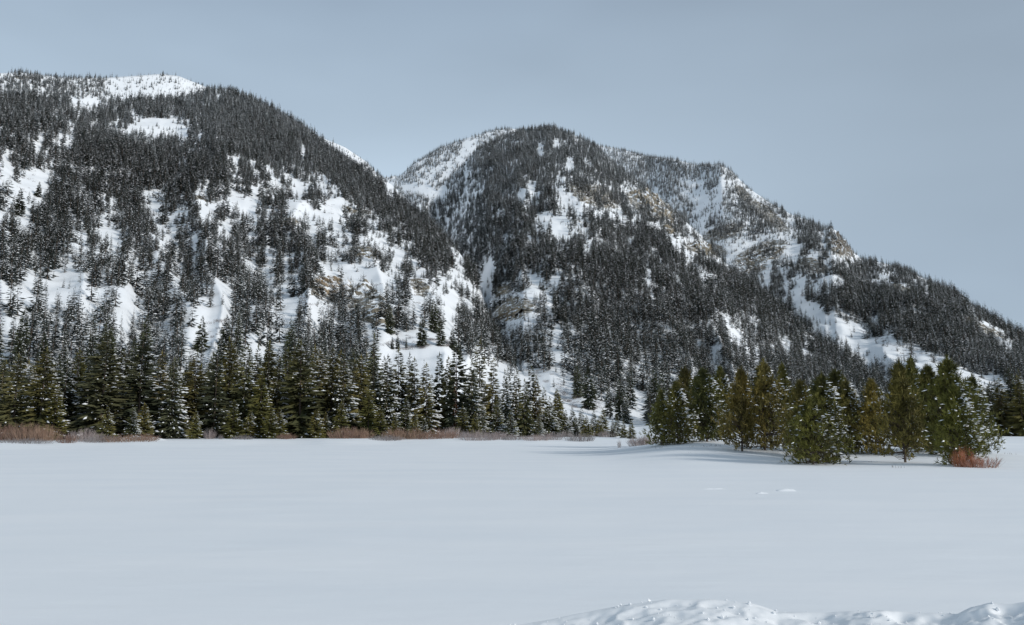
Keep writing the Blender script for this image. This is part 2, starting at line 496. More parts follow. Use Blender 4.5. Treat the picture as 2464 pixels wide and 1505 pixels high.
outcrop(1225, 755, 60, 24, -6, 'grey tan bluff above the snow fan in the valley mouth', (1.1, 0.98, 0.82), 5, 3.0)
outcrop(1215, 700, 34, 18, 0, 'small knob of pale rock above the tan bluff', (1.0, 0.95, 0.85), 5, 4)
outcrop(1570, 490, 70, 26, 33, 'long pale cliff band below the middle summit', (1.1, 1.04, 0.94), 10, 10, tilt=0.4)
outcrop(1612, 550, 24, 14, 0, 'small dark brown crag under the pale cliff band', (0.75, 0.70, 0.6), 8, 9)
outcrop(1835, 620, 62, 18, -22, 'slanting layered cliff across the right ridge', (0.9, 0.86, 0.78), 9, 9, tilt=-0.5)
outcrop(1790, 660, 60, 14, -18, 'lower slanting ledge above the dark forest', (0.95, 0.88, 0.78), 8, 7, tilt=-0.5)
outcrop(2022, 590, 46, 24, 42, 'jagged rock crag breaking the right skyline', (0.85, 0.82, 0.8), 10, 12)
outcrop(1700, 600, 44, 16, 8, 'scattered rock steps between sparse trees', (1.0, 0.95, 0.82), 8, 7)
outcrop(880, 615, 40, 13, 10, 'narrow dark ledge among trees on the left mountain', (0.8, 0.75, 0.65), 5, 4)

# ------------------------------------------------------------------ trees: shapes
class TB:
    """collects triangles; material slots: 0 needles, 1 snow, 2 wood"""
    def __init__(self): self.v, self.m, self.n = [], [], 0
    def tris(self, P, mi):
        P = np.asarray(P, float).reshape(-1, 3, 3)
        self.v.append(P); self.m.append(np.full(len(P), mi)); self.n += len(P)
    def arrays(self):
        return np.concatenate(self.v), np.concatenate(self.m)

def perp(d):
    s = np.cross(d, [0, 0, 1.0]); n = np.linalg.norm(s, axis=-1, keepdims=True)
    return s / np.maximum(n, 1e-6)

def kite(P, D, L, Wd, drop=0.0, mid=0.45):
    """flat pointed sprays: start P, direction D, length L, half width Wd"""
    S = perp(D)
    a = P; c = P + D * L[:, None]
    b1 = P + D * (L * mid)[:, None] + S * Wd[:, None]; b2 = P + D * (L * mid)[:, None] - S * Wd[:, None]
    b1[:, 2] -= drop * L; b2[:, 2] -= drop * L
    return np.concatenate([np.stack([a, b1, c], 1), np.stack([a, c, b2], 1)])

def snow_pads(P, D, L, Wd, H):
    """humped pads of snow lying along branches: ridge with sides hanging down"""
    S = perp(D)
    a, c = P, P + D * L[:, None]
    top = P + D * (L * 0.5)[:, None]; top[:, 2] += H
    l = P + D * (L * 0.5)[:, None] + S * Wd[:, None]; l[:, 2] -= H * 0.6
    r = P + D * (L * 0.5)[:, None] - S * Wd[:, None]; r[:, 2] -= H * 0.6
    return np.concatenate([np.stack(t, 1) for t in ((a, l, top), (l, c, top), (c, r, top), (r, a, top))])

def side_weight(az, rng):
    """snow stays on the side away from the thawing: chiefly towards +X"""
    return 0.30 + 0.70 * np.clip(0.5 + 0.62 * np.cos(az - 0.15), 0, 1)

def spruce(seed, h, w, whorls, per, snow, bare=0.06, fine=2, gap=0.12, blunt=0.85, fluff=1.0):
    rng = np.random.default_rng(seed); T = TB()
    f = np.concatenate([bare + (1 - bare) * (np.arange(whorls) + rng.uniform(-.35, .35, whorls)) / whorls for _ in range(per)])
    f = np.clip(f, bare, 0.985)
    n = len(f)
    az = rng.uniform(0, 2 * np.pi, n)
    lop = 1 + 0.16 * np.sin(az * 1 + rng.uniform(0, 6)) + 0.14 * np.sin(f * 21 + az * 2 + rng.uniform(0, 6))
    prof = (1 - f) ** blunt * (0.72 + 0.28 * sm(bare, bare + 0.16, f)) + 0.03
    L = w * prof * lop * rng.uniform(0.68, 1.12, n)
    keep = rng.random(n) > gap
    f, az, L = f[keep], az[keep], L[keep]; n = len(f)
    pitch = np.radians(28 * f - 20 + rng.uniform(-9, 9, n))
    D = np.stack([np.cos(az) * np.cos(pitch), np.sin(az) * np.cos(pitch), np.sin(pitch)], -1)
    P = np.stack([np.zeros(n), np.zeros(n), f * h], -1) + D * (L * 0.12)[:, None]
    S = perp(D)
    T.tris(kite(P, D, L, L * 0.17 * fluff, 0.10), 0)
    for k in range(fine):
        tpos = (k + 0.7) / (fine + 0.5)
        for sgn in ((-1, 1) if fine < 3 else (-1, 1, -0.6, 0.6)):
            q = P + D * (L * (tpos * 0.82 + rng.uniform(-.06, .06, n)))[:, None]
            q[:, 2] -= 0.05 * L
            dd = D * 0.75 + S * (sgn * rng.uniform(0.45, 0.9, n))[:, None]
            dd[:, 2] += rng.uniform(-0.28, 0.10, n)
            dd /= np.linalg.norm(dd, axis=1, keepdims=True)
            l = L * (0.52 - 0.26 * tpos) * rng.uniform(0.6, 1.25, n) * (1.0 if fine < 3 else 0.8) + 0.02 * h * 0.3
            T.tris(kite(q, dd, l, l * (0.30 if fine < 3 else 0.2) * fluff, 0.12), 0)
    # leader
    T.tris(kite(np.array([[0, 0, h * 0.93]]), np.array([[0.001, 0.02, 1.0]]), np.array([h * 0.085]), np.array([h * 0.009])), 0)
    if snow > 0:
        p = snow * side_weight(az, rng) * (0.35 + 0.65 * sm(0.99, 0.72, f))
        if fine > 2:
            p = 1.7 * snow * side_weight(az, rng) ** 1.7 * (0.25 + 0.75 * sm(0.99, 0.75, f)) * (0.2 + 0.8 * sm(-0.35, 0.2, fbm(np.cos(az) * 1.4 + 9, f * 7, 3, seed)))
        for k in range(2 if fine < 2 else 8):
            on = rng.random(n) < p * (1.0 if fine < 2 else 0.72)
            if not on.any(): continue
            sgn = (-1, 1, 0)[k % 3]
            st = rng.uniform(0.30, 0.66 if fine < 2 else 0.82, n)
            q = P + D * (L * st)[:, None] + S * (sgn * L * rng.uniform(0.05, 0.24, n))[:, None]; q[:, 2] += 0.012 * h * 0.3
            dd = D + S * (sgn * rng.uniform(0.2, 0.7, n))[:, None]; dd /= np.linalg.norm(dd, axis=1, keepdims=True)
            l = (L * rng.uniform(0.28, 0.55, n) + 0.1) * (1 if fine < 2 else 0.58); wd = l * (rng.uniform(0.14, 0.27, n) if fine < 2 else rng.uniform(0.09, 0.2, n))
            T.tris(snow_pads(q[on], dd[on], l[on], wd[on], wd[on] * 0.75), 1)
    return T

def pine(seed, h, w, nb, snow, bare=0.03):
    """bushy pine with upswept branches ending in needle brushes"""
    rng = np.random.default_rng(seed); T = TB()
    nwh = 19
    f = (np.arange(nb) + rng.uniform(0, 1, nb)) / nb
    fw = (np.floor(f * nwh) + 0.5 + rng.normal(0, .10, nb)) / nwh
    f = bare + (0.97 - bare) * np.clip(np.where(rng.random(nb) < 0.78, fw, f), 0, 1) ** 0.95
    az = np.arange(nb) * 2.39996 + rng.uniform(-.5, .5, nb)
    prof = 1.12 * np.clip((1 - f), 0.0, 1) ** 1.02 * (0.62 + 0.38 * sm(0.0, 0.2, f))
    lop = 1 + 0.22 * np.sin(az + rng.uniform(0, 6)) * (1 - f) + 0.22 * np.sin(f * 14 + az * 2 + rng.uniform(0, 6))
    L = w * prof * lop * rng.uniform(0.50, 1.22, nb) + 0.10
    pit = np.radians(2 + 46 * f + rng.uniform(-12, 12, nb) - 14 * sm(0.2, 0.0, f))
    D = np.stack([np.cos(az) * np.cos(pit), np.sin(az) * np.cos(pit), np.sin(pit)], -1)
    B = np.stack([np.zeros(nb), np.zeros(nb), f * h * 0.965], -1)
    E = B + D * L[:, None]; E[:, 2] += 0.10 * L
    # wood
    S = perp(D)
    wv = np.clip(L * 0.022, 0.008, 0.05)
    T.tris(np.stack([B + S * wv[:, None], B - S * wv[:, None], E], 1), 2)
    up = np.cross(S, D)
    T.tris(np.stack([B + up * wv[:, None], B - up * wv[:, None], E], 1), 2)
    # low dead limbs near the snow
    if bare > 0.05:
        nl = 14; al = rng.uniform(0, 2 * np.pi, nl); bl = np.stack([0 * al, 0 * al, rng.uniform(.3, 1.0, nl)], -1)
        ml = bl + np.stack([np.cos(al) * .9, np.sin(al) * .9, rng.uniform(-.1, .15, nl)], -1)
        el = ml + np.stack([np.cos(al + .3), np.sin(al + .3), rng.uniform(-.25, .45, nl)], -1) * rng.uniform(.5, 1.2, nl)[:, None]
        zz_ = np.array([0, 0, .035])
        T.tris(np.stack([bl + zz_, bl - zz_, ml], 1), 2); T.tris(np.stack([ml + zz_ * .7, ml - zz_ * .7, el], 1), 2)
        T.tris(np.stack([bl + zz_, ml + zz_ * .7, ml - zz_ * .7], 1), 2)
    # brushes along the outer part of each branch
    Pt, Dt, Az, Ft = [], [], [], []
    for k in range(8):
        t = rng.uniform(0.28, 1.0, nb) if k else np.full(nb, 1.0)
        spread = (1 - t)[:, None] * 0.42 + 0.10
        off = rng.normal(0, 1, (nb, 3)) * spread * L[:, None] * np.array([0.62, 0.62, 0.34])
        q = B + D * (L * t)[:, None] + off
        q[:, 2] += 0.10 * L * t
        dd = D * 0.55 + rng.normal(0, 0.42, (nb, 3)) + np.array([0, 0, 0.62])
        dd /= np.linalg.norm(dd, axis=1, keepdims=True)
        ok = (L * 8 > k * 0.9) & (q[:, 2] > 0.10)
        Pt.append(q[ok]); Dt.append(dd[ok]); Az.append(az[ok]); Ft.append(f[ok])
    Pt, Dt, Az, Ft = map(np.concatenate, (Pt, Dt, Az, Ft))
    # crown tip brushes
    tip = np.stack([rng.normal(0, .06, 10), rng.normal(0, .06, 10), h * rng.uniform(0.88, 1.0, 10)], -1)
    Pt = np.concatenate([Pt, tip]); Dt = np.concatenate([Dt, np.stack([rng.normal(0, .25, 10), rng.normal(0, .25, 10), np.ones(10)], -1)])
    Dt /= np.linalg.norm(Dt, axis=1, keepdims=True)
    Az = np.concatenate([Az, np.zeros(10)]); Ft = np.concatenate([Ft, np.ones(10)])
    n = len(Pt)
    sz = rng.uniform(0.7, 1.45, n) * (0.40 + 0.012 * h)
    for k in range(6):
        j = rng.normal(0, 0.46, (n, 3)); dd = Dt + j; dd /= np.linalg.norm(dd, axis=1, keepdims=True)
        side = np.cross(dd, rng.normal(0, 1, (n, 3))); side /= np.maximum(np.linalg.norm(side, axis=1, keepdims=True), 1e-6)
        st = Pt + Dt * (sz * rng.uniform(-0.15, 0.45, n))[:, None]
        wd = sz * rng.uniform(0.07, 0.13, n)
        T.tris(np.stack([st + side * wd[:, None], st - side * wd[:, None], st + dd * (sz * rng.uniform(0.7, 1.1, n))[:, None]], 1), 0)
    p = 1.5 * snow * side_weight(Az, rng) ** 2.2 * sm(0.97, 0.75, Ft) * (0.25 + 0.75 * sm(0.02, 0.25, Ft)) * (0.12 + 0.88 * (fbm(Az * 1.3, Ft * 8, 2, seed) > -0.05))
    on = rng.random(n) < p
    if on.any():
        dd = np.stack([np.cos(Az), np.sin(Az), rng.uniform(-.35, .2, n)], -1)[on]; dd /= np.linalg.norm(dd, axis=1, keepdims=True)
        l = sz[on] * rng.uniform(0.5, 1.5, on.sum()); wd = np.minimum(l, 0.5) * rng.uniform(0.13, 0.27, on.sum())
        q = Pt[on] + Dt[on] * (sz[on] * 0.35)[:, None]
        T.tris(snow_pads(q, dd, l, wd, wd * 0.7), 1)
    return T

def mesh_from(name, T, mats):
    V, M = T.arrays()
    return mesh_np(name, V.reshape(-1, 3), np.arange(len(V) * 3).reshape(-1, 3), mats, M)

def trunk_mesh(name, h, r0, m=M_BARK, k=7, seg=6, bend=0.01, seed=0):
    rng = np.random.default_rng(seed)
    zs = np.linspace(-0.35, h, seg + 1); rs = r0 * (1 - np.linspace(0, 1, seg + 1) * 0.9); rs[0] *= 1.25
    ox = np.cumsum(rng.normal(0, bend * h / seg, seg + 1)); oy = np.cumsum(rng.normal(0, bend * h / seg, seg + 1)); ox[:2] = 0; oy[:2] = 0
    th = np.linspace(0, 2 * np.pi, k, endpoint=False)
    V = np.stack([ox[:, None] + rs[:, None] * np.cos(th), oy[:, None] + rs[:, None] * np.sin(th), np.repeat(zs[:, None], k, 1)], -1).reshape(-1, 3)
    F = []
    for i in range(seg):
        for j in range(k):
            F.append((i * k + j, i * k + (j + 1) % k, (i + 1) * k + (j + 1) % k, (i + 1) * k + j))
    return mesh_np(name, V, F, [m])

# prototypes, each built 10 m tall
def proto_set(kind, specs):
    res = []
    for i, sp in enumerate(specs):
        if kind == 'pine': T = pine(100 + i, 10, sp['w'], sp['nb'], sp['snow'], sp.get('bare', 0.03)); mats = [M_PINE, M_PAD, M_BARK]; r0 = 0.15
        elif kind == 'rust': T = spruce(300 + i, 10, sp['w'], 22, 6, sp['snow'], 0.08, 2, 0.25); mats = [M_RUST, M_PAD, M_BARK]; r0 = 0.12
        else: T = spruce(200 + i * 7, 10, sp['w'], sp['wh'], sp['per'], sp['snow'], sp.get('bare', 0.05), 3, sp.get('gap', 0.10), sp.get('blunt', 0.8), sp.get('fluff', 1.0)); mats = [M_SPRUCE, M_PAD, M_BARK]; r0 = 0.13
        res.append((mesh_from('crown', T, mats), trunk_mesh('trunk', 9.3, r0, seed=i)))
    return res
PINES = proto_set('pine', [dict(w=3.7, nb=270, snow=0.22), dict(w=4.3, nb=290, snow=0.42, bare=.03), dict(w=3.6, nb=260, snow=0.60, bare=.025), dict(w=4.6, nb=300, snow=0.34), dict(w=3.8, nb=260, snow=0.14, bare=0.085), dict(w=4.1, nb=280, snow=0.75, bare=.03)])
SPR = proto_set('spruce', [dict(w=2.9, wh=34, per=8, snow=0.10, blunt=.72), dict(w=2.5, wh=36, per=8, snow=0.20, blunt=.7), dict(w=2.9, wh=33, per=8, snow=0.30), dict(w=2.2, wh=36, per=7, snow=0.42),
                           dict(w=2.6, wh=34, per=8, snow=0.55), dict(w=2.8, wh=32, per=8, snow=0.80, gap=0.14), dict(w=2.3, wh=36, per=8, snow=0.05, blunt=0.6), dict(w=2.5, wh=34, per=7, snow=0.16, bare=0.12, gap=0.2)])
RUST = proto_set('rust', [dict(w=1.2, snow=0.25)])
SPR_SNOW = [0.10, 0.20, 0.30, 0.42, 0.55, 0.80, 0.05, 0.16]

ALL_TREES = []
def tree(name, proto, x, y, z, h, wf, rot, label, cat, group, tint=(1, 1, 1)):
    root = bpy.data.objects.new(name, None)
    root.empty_display_size = 0.5
    root.location = (x, y, z)
    root.rotation_euler = (random.uniform(-.025, .025), random.uniform(-.025, .025), rot)
    root.scale = (h / 10 * wf, h / 10 * wf, h / 10)
    COL.objects.link(root)
    root['label'] = label; root['category'] = cat
    if group: root['group'] = group
    for nm, me in (('trunk', proto[1]), ('crown', proto[0])):
        o = bpy.data.objects.new(nm, me); o.parent = root; COL.objects.link(o)
        o.color = (*tint, 1)
    ALL_TREES.append((x, y))
    return root

# ------------------------------------------------------------------ the pine grove on the low rise
G_PINE = 'bushy pines of the near grove'
# u, top v, base v, distance, width factor, prototype, tint, label
GROVE = [
 (1591, 938, 1066, 84, 0.86, 0, (0.78, 0.9, 0.8), 'short dark pine at the near end of the grove by the pinkish shrubs'),
 (1630, 917, 1066, 83, 0.92, 2, (1.0, 1.0, 0.9), 'olive pine with snowy branches on its sunny side, second in the grove from the valley'),
 (1655, 884, 1055, 104, 0.80, 4, (0.62, 0.62, 0.6), 'dull brownish pine standing behind the first two grove pines'),
 (1700, 884, 1064, 86, 0.88, 1, (0.72, 0.85, 0.8), 'dark dense pine with ragged double top in the grove'),
 (1740, 880, 1064, 92, 0.74, 2, (0.8, 0.9, 0.85), 'slender pine behind the dark double topped pine'),
 (1783, 886, 1079, 76, 0.78, 4, (1.15, 0.98, 0.85), 'rusty olive pine with a bare lower trunk at the snow edge'),
 (1838, 870, 1081, 79, 0.80, 3, (0.85, 0.88, 0.8), 'tall pine with a grey brown skirt beside the rusty olive pine'),
 (1890, 876, 1076, 90, 0.72, 0, (0.8, 0.88, 0.75), 'tall dark green pine between the grey skirted pine and the nearest pine'),
 (1932, 912, 1094, 74, 0.80, 1, (1.05, 1.02, 0.9), 'yellowish pine close behind the nearest pine'),
 (1952, 958, 1117, 64.5, 1.02, 3, (0.95, 1.02, 0.85), 'nearest pine with low branches resting on the snow'),
 (1984, 902, 1103, 68, 0.92, 5, (0.95, 1.0, 0.85), 'bright olive pine with snow laden flank, tallest beside the nearest pine'),
 (2020, 888, 1078, 98, 1.0, 1, (0.62, 0.72, 0.65), 'dark round headed pine looming at the back of the grove'),
 (2042, 914, 1086, 80, 0.86, 5, (0.9, 0.95, 0.85), 'frosted pine with a pale snowy side in the middle of the grove'),
 (2104, 910, 1083, 79, 0.88, 2, (1.0, 1.0, 0.8), 'yellow green pointed pine standing alone against the dark hillside'),
 (2172, 870, 1099, 70, 0.72, 4, (0.92, 0.9, 0.8), 'tall thin crowned pine with a bare forked base in the snow'),
 (2198, 860, 1078, 96, 0.84, 0, (0.6, 0.72, 0.62), 'dark tall pine behind the thin crowned pine'),
 (2238, 876, 1082, 84, 0.74, 1, (0.8, 0.88, 0.75), 'leaning narrow pine in the thick end of the grove'),
 (2286, 862, 1086, 80, 0.86, 3, (0.68, 0.8, 0.65), 'broad dark green pine, highest at the thick end of the grove'),
 (2306, 924, 1110, 66, 0.98, 2, (0.9, 1.0, 0.75), 'front pine of the thick end growing out of a red willow bush'),
 (2345, 905, 1083, 88, 0.80, 5, (0.72, 0.85, 0.75), 'last snowy pine of the grove at its outer edge'),
]
def base_from(u, r):
    a = float(az_of(u)); x, y = r * math.sin(a), r * math.cos(a)
    return x, y, float(field_h(np.array(a), np.array(r)))
for (u, vt, vb, r, wf, pi_, tint, lab) in GROVE:
    x, y, z = base_from(u, r)
    zt = CAMZ + r * float(ray(u, vt)[1])
    tree('pine_tree', PINES[pi_], x, y, z - 0.05, zt - z, wf, random.uniform(-.5, .5), lab, 'pine tree', G_PINE, tint)

# ------------------------------------------------------------------ the front row along the meadow
G_ROW = 'conifers of the front row along the meadow'
# u, top v, distance, width factor, prototype, kind, tint
s_, p_ = 'spruce', 'pine'
ROW = [(-60, 850, 150, 1.1, 0, s_), (32, 848, 148, 1.05, 1, s_), (62, 880, 158, .9, 5, s_), (95, 832, 146, 1.0, 0, s_), (150, 862, 152, .95, 2, s_), (176, 838, 156, .9, 6, s_), (205, 868, 150, .9, 4, s_), (240, 794, 147, 1.15, 0, s_),
 (285, 836, 155, .95, 1, s_), (332, 800, 148, 1.15, 1, s_), (378, 842, 154, .95, 3, s_), (412, 858, 146, .95, 4, s_), (440, 880, 152, .8, 3, s_), (465, 844, 150, .95, 0, s_), (515, 838, 148, 1.0, 7, s_), (545, 822, 158, .95, 1, s_),
 (584, 828, 150, .85, 2, s_), (612, 826, 154, .85, 3, s_), (636, 818, 150, .9, 1, s_), (664, 858, 147, .85, 5, s_), (690, 834, 156, .9, 2, s_), (722, 816, 145, 1.15, 0, s_), (765, 840, 154, .95, 4, s_), (795, 832, 150, .9, 1, s_),
 (826, 854, 147, .95, 4, s_), (868, 852, 150, .95, 0, s_), (897, 862, 156, .85, 3, s_), (928, 852, 150, .9, 4, s_), (960, 836, 153, .95, 2, s_), (984, 846, 155, .75, 3, s_), (1000, 858, 150, .85, 5, s_), (1027, 872, 148, .9, 5, s_),
 (1055, 846, 156, .7, 6, s_), (1074, 856, 153, .65, 6, s_), (1099, 820, 150, .85, 6, s_), (1132, 862, 148, .9, 4, s_), (1150, 866, 156, .8, 3, s_), (1184, 858, 150, .85, 5, s_), (1216, 886, 150, .65, 4, s_), (1226, 876, 158, .6, 3, s_),
 (1244, 884, 152, .7, 4, s_), (1262, 910, 148, .8, 2, s_), (1274, 878, 156, .8, 1, s_), (1292, 900, 154, .8, 4, s_),
 (1120, 905, 166, .9, 5, s_), (1166, 915, 165, .8, 4, s_), (1200, 925, 168, .9, 5, s_), (1236, 930, 166, .85, 4, s_), (1040, 900, 164, .8, 5, s_), (980, 890, 166, .9, 4, s_), (1310, 930, 162, .8, 2, s_),
 (2362, 908, 188, .9, 0, s_), (2386, 916, 196, .9, 1, s_), (2412, 906, 190, .95, 0, s_), (2438, 884, 194, .95, 6, s_), (2462, 900, 188, 1.0, 0, s_), (2492, 890, 194, 1.0, 1, s_), (2400, 925, 204, .9, 6, s_), (2450, 920, 204, .9, 2, s_)]
YOUNG = [(130, 926, 143, 1.15, 1), (258, 976, 140, 1.3, 2), (318, 978, 139, 1.3, 4), (346, 968, 141, 1.3, 1), (470, 985, 142, 1.1, 2), (560, 960, 142, 1.2, 1), (600, 985, 141, 1.3, 2), (625, 892, 144, 1.0, 0), (650, 976, 139, 1.3, 1), (672, 978, 140, 1.3, 2),
 (760, 980, 140, 1.3, 1), (783, 990, 142, 1.2, 2), (820, 965, 141, 1.2, 0), (886, 938, 143, 1.1, 0), (914, 976, 140, 1.3, 0), (950, 996, 141, 1.2, 1), (977, 958, 143, 1.2, 5), (996, 990, 139, 1.35, 1), (1020, 1000, 143, 1.2, 5), (1114, 975, 142, 1.3, 1), (1142, 990, 140, 1.3, 1),
 (1160, 970, 144, 1.1, 4), (1196, 960, 145, 1.2, 5), (1230, 985, 143, 1.3, 5), (1296, 995, 146, 1.3, 5), (1322, 952, 150, 1.1, 4), (1342, 936, 156, 1.0, 6), (1362, 985, 148, 1.3, 5), (1385, 1000, 150, 1.3, 4), (1412, 998, 148, 1.4, 2), (1440, 1000, 152, 1.4, 2), (1474, 1008, 146, 1.2, 4), (1500, 1012, 140, 1.3, 1), (1518, 1011, 134, 1.3, 1),
 (1175, 985, 150, 1.3, 4), (1210, 975, 152, 1.2, 5), (1250, 968, 154, 1.2, 4), (1268, 990, 150, 1.3, 5), (1310, 982, 152, 1.3, 4), (1335, 992, 154, 1.3, 5), (1350, 970, 158, 1.2, 3), (1376, 978, 160, 1.2, 4), (1400, 980, 164, 1.2, 5), (1428, 986, 160, 1.3, 4), (1452, 982, 166, 1.2, 2), (1486, 996, 158, 1.2, 5), (2400, 1040, 150, 1.3, 1)]
ZONES = [(130, 'behind the orange willow thicket'), (275, 'between the thicket and the bright snow lip'), (395, 'above the bright snow lip'), (500, 'beside the lone grey shrub at the snow edge'), (600, 'just past the lone grey shrub'), (700, 'below the small hillside clearing'), (800, 'left of the first reddish shrub'), (905, 'behind the first reddish shrub'),
         (1010, 'below the pair of hillside spruces'), (1090, 'by the dark gap in the row'), (1165, 'just beyond the dark gap'), (1250, 'behind the pink shrubs'), (1345, 'at the thinning end of the row'), (1460, 'on the shrubby flat in the valley mouth'), (1600, 'before the grove'), (9999, 'past the red willow bush at the photo edge')]
RANK = ['tallest', 'second tallest', 'third tallest', 'fourth tallest', 'fifth tallest', 'sixth tallest', 'seventh tallest', 'eighth tallest', 'ninth tallest', 'tenth tallest', 'eleventh tallest', 'twelfth tallest', 'thirteenth tallest', 'fourteenth tallest', 'fifteenth tallest', 'sixteenth tallest']
def zone(u):
    for lim, ph in ZONES:
        if u < lim: return ph
def rank_labels(items, what, zone=zone):
    """items: (u, height px, adjective) -> a label each, ranked by height in its stretch of the row"""
    by = {}
    for i, it in enumerate(items): by.setdefault(zone(it[0]), []).append(i)
    res = [None] * len(items)
    for ph, ids in by.items():
        ids.sort(key=lambda i: -items[i][1])
        for k, i in enumerate(ids):
            only = len(ids) == 1
            res[i] = f'{items[i][2]} {what}, {"only one" if only else RANK[min(k, 15)]} {ph}'
    return res
def snow_word(p, kind=s_):
    s = SPR_SNOW[p]
    return 'dark' if s < 0.15 else 'snow dusted' if s < 0.35 else 'snowy' if s < 0.6 else 'snow laden'
row_l = rank_labels([(t_[0], 1050 - t_[1], snow_word(t_[4])) for t_ in ROW], 'front row conifer')
OLIVE = [(1.7, 1.5, 1.0), (1.25, 1.2, 1.0), (1.0, 1.0, 1.0), (1.5, 1.3, 0.95), (0.9, 0.95, 1.05)]
for k, ((u, vt, r, wf, pr, kd), lab) in enumerate(zip(ROW, row_l)):
    x, y, z = base_from(u, r)
    zt = CAMZ + r * float(ray(u, vt)[1])
    tint = OLIVE[k % 5] if SPR_SNOW[pr] < 0.35 else OLIVE[2 + k % 3]
    tree('spruce_tree', SPR[pr], x, y, z - 0.1, zt - z, wf, random.uniform(-.6, .6), lab, 'spruce tree', G_ROW, tint)
young_l = rank_labels([(t_[0], 1050 - t_[1], {'dark': 'olive', 'snow dusted': 'green', 'snowy': 'snowy', 'snow laden': 'white frosted'}[snow_word(t_[4])]) for t_ in YOUNG], 'young front conifer')
for k, ((u, vt, r, wf, pr), lab) in enumerate(zip(YOUNG, young_l)):
    x, y, z = base_from(u, r)
    zt = CAMZ + r * float(ray(u, vt)[1])
    tree('young_conifer', SPR[pr], x, y, z - 0.1, zt - z, wf, random.uniform(-.6, .6), lab, 'young conifer', 'young conifers before the front row', (1.9, 1.75, 1.1) if SPR_SNOW[pr] < 0.35 else (1.4, 1.4, 1.1))
for u, vt, r, h_lab in ((1030, 968, 149, 'small rust red dead conifer between snowy spruces'), (1096, 880, 148, 'tall rust brown dead conifer leaning on the dark spruce by the gap')):
    x, y, z = base_from(u, r)
    zt = CAMZ + r * float(ray(u, vt)[1])
    tree('dead_conifer', RUST[0], x, y, z - 0.1, zt - z, 0.6, 0.2, h_lab, 'dead tree', None)

# ------------------------------------------------------------------ the forest: where trees grow (open patches measured on the photograph)
OPEN = [(385, 297, 75, 15), (203, 243, 55, 9), (97, 333, 14, 8), (160, 337, 24, 14), (14, 405, 20, 22), (95, 425, 62, 26, -25), (60, 470, 50, 40, -30), (60, 515, 28, 26), (365, 480, 30, 22), (480, 465, 16, 12), (575, 482, 42, 20, 10), (505, 503, 34, 13),
 (715, 500, 38, 28), (795, 512, 45, 30), (245, 540, 19, 20), (468, 590, 13, 28, 8), (545, 540, 22, 16), (203, 585, 9, 40, 8), (690, 645, 9, 48), (730, 365, 7, 18), (500, 775, 44, 52), (315, 700, 26, 42, 15), (220, 710, 40, 13), (165, 672, 30, 16),
 (50, 715, 26, 18), (430, 655, 20, 25), (605, 822, 34, 18), (665, 812, 45, 14, -8), (1000, 700, 20, 85, 3), (958, 612, 20, 36), (1085, 760, 26, 60, 10), (1010, 815, 90, 34), (1015, 850, 85, 16), (940, 800, 40, 20), (1172, 655, 12, 42, 22), (1160, 690, 12, 20),
 (1035, 458, 38, 9), (940, 447, 15, 12), (990, 448, 28, 6), (1300, 356, 10, 16), (1340, 345, 10, 6), (1370, 390, 13, 16), (1280, 448, 15, 18), (1310, 520, 30, 12, 15), (1345, 552, 22, 26), (1415, 582, 11, 13), (1280, 690, 20, 32), (1322, 722, 12, 30),
 (1340, 800, 14, 20), (1180, 865, 60, 10, 12), (1300, 905, 60, 13, 24), (1390, 955, 60, 20, 24), (1400, 980, 50, 25), (1530, 965, 22, 34), (1900, 600, 28, 18, 25), (1955, 622, 22, 14, 25), (1250, 740, 60, 36),
 (1775, 806, 36, 7, 38), (1822, 850, 9, 13), (1892, 822, 13, 12), (1940, 832, 16, 7, 25), (1752, 768, 9, 12), (1840, 640, 14, 12), (1845, 660, 12, 18), (1690, 480, 10, 30, 10), (1735, 450, 8, 34, 10), (1255, 470, 14, 10), (1100, 640, 10, 14),
 (1930, 730, 36, 16, 36), (1965, 754, 38, 21, 33), (2005, 780, 44, 26, 30), (2060, 806, 54, 31, 25), (2110, 829, 54, 33, 22), (2160, 850, 54, 34, 20), (2215, 870, 50, 30, 19), (2270, 887, 48, 25, 17), (2330, 903, 46, 18, 16), (2395, 914, 40, 12, 15), (2400, 795, 60, 6, 28), (2030, 605, 34, 10, 40), (1720, 845, 8, 14), (1560, 660, 8, 18), (1570, 700, 9, 14)]
SPARSE = [(640, 620, 420, 210, 0, .66), (330, 620, 330, 200, 0, .76), (250, 360, 260, 110, 0, .8), (880, 560, 120, 90, 0, .55), (850, 700, 140, 75, 12, .22), (900, 590, 70, 55, 0, .35), (1090, 700, 90, 60, 0, .5), (1250, 725, 95, 70, 0, .32), (1440, 480, 130, 60, 22, .45), (1560, 500, 100, 50, 32, .40), (1360, 540, 80, 50, 0, .55),
 (1700, 600, 110, 50, 5, .45), (1830, 620, 120, 55, -15, .38), (1730, 480, 70, 80, 0, .6), (1860, 510, 100, 36, 38, .45), (2020, 595, 70, 40, 38, .38), (1960, 660, 90, 60, 25, .6), (2180, 690, 120, 40, 26, .6), (2370, 790, 120, 24, 28, .6), (1800, 810, 110, 60, 20, .8),
 (1150, 385, 120, 60, -35, .75), (780, 330, 90, 22, 33, .5), (1080, 400, 90, 30, -35, .6), (1420, 660, 60, 40, 0, .7), (700, 500, 190, 70, 5, .62)]
DENSE = [(1500, 770, 230, 120, 10), (1180, 640, 60, 60, 30), (1450, 640, 110, 60, 0), (2250, 790, 190, 50, 24), (1960, 880, 200, 50, 20), (640, 330, 190, 70, 20), (300, 370, 170, 50, 0), (880, 450, 120, 60, 38), (1230, 400, 110, 60, 0), (1030, 560, 70, 50, 40), (1560, 390, 120, 30, 15)]
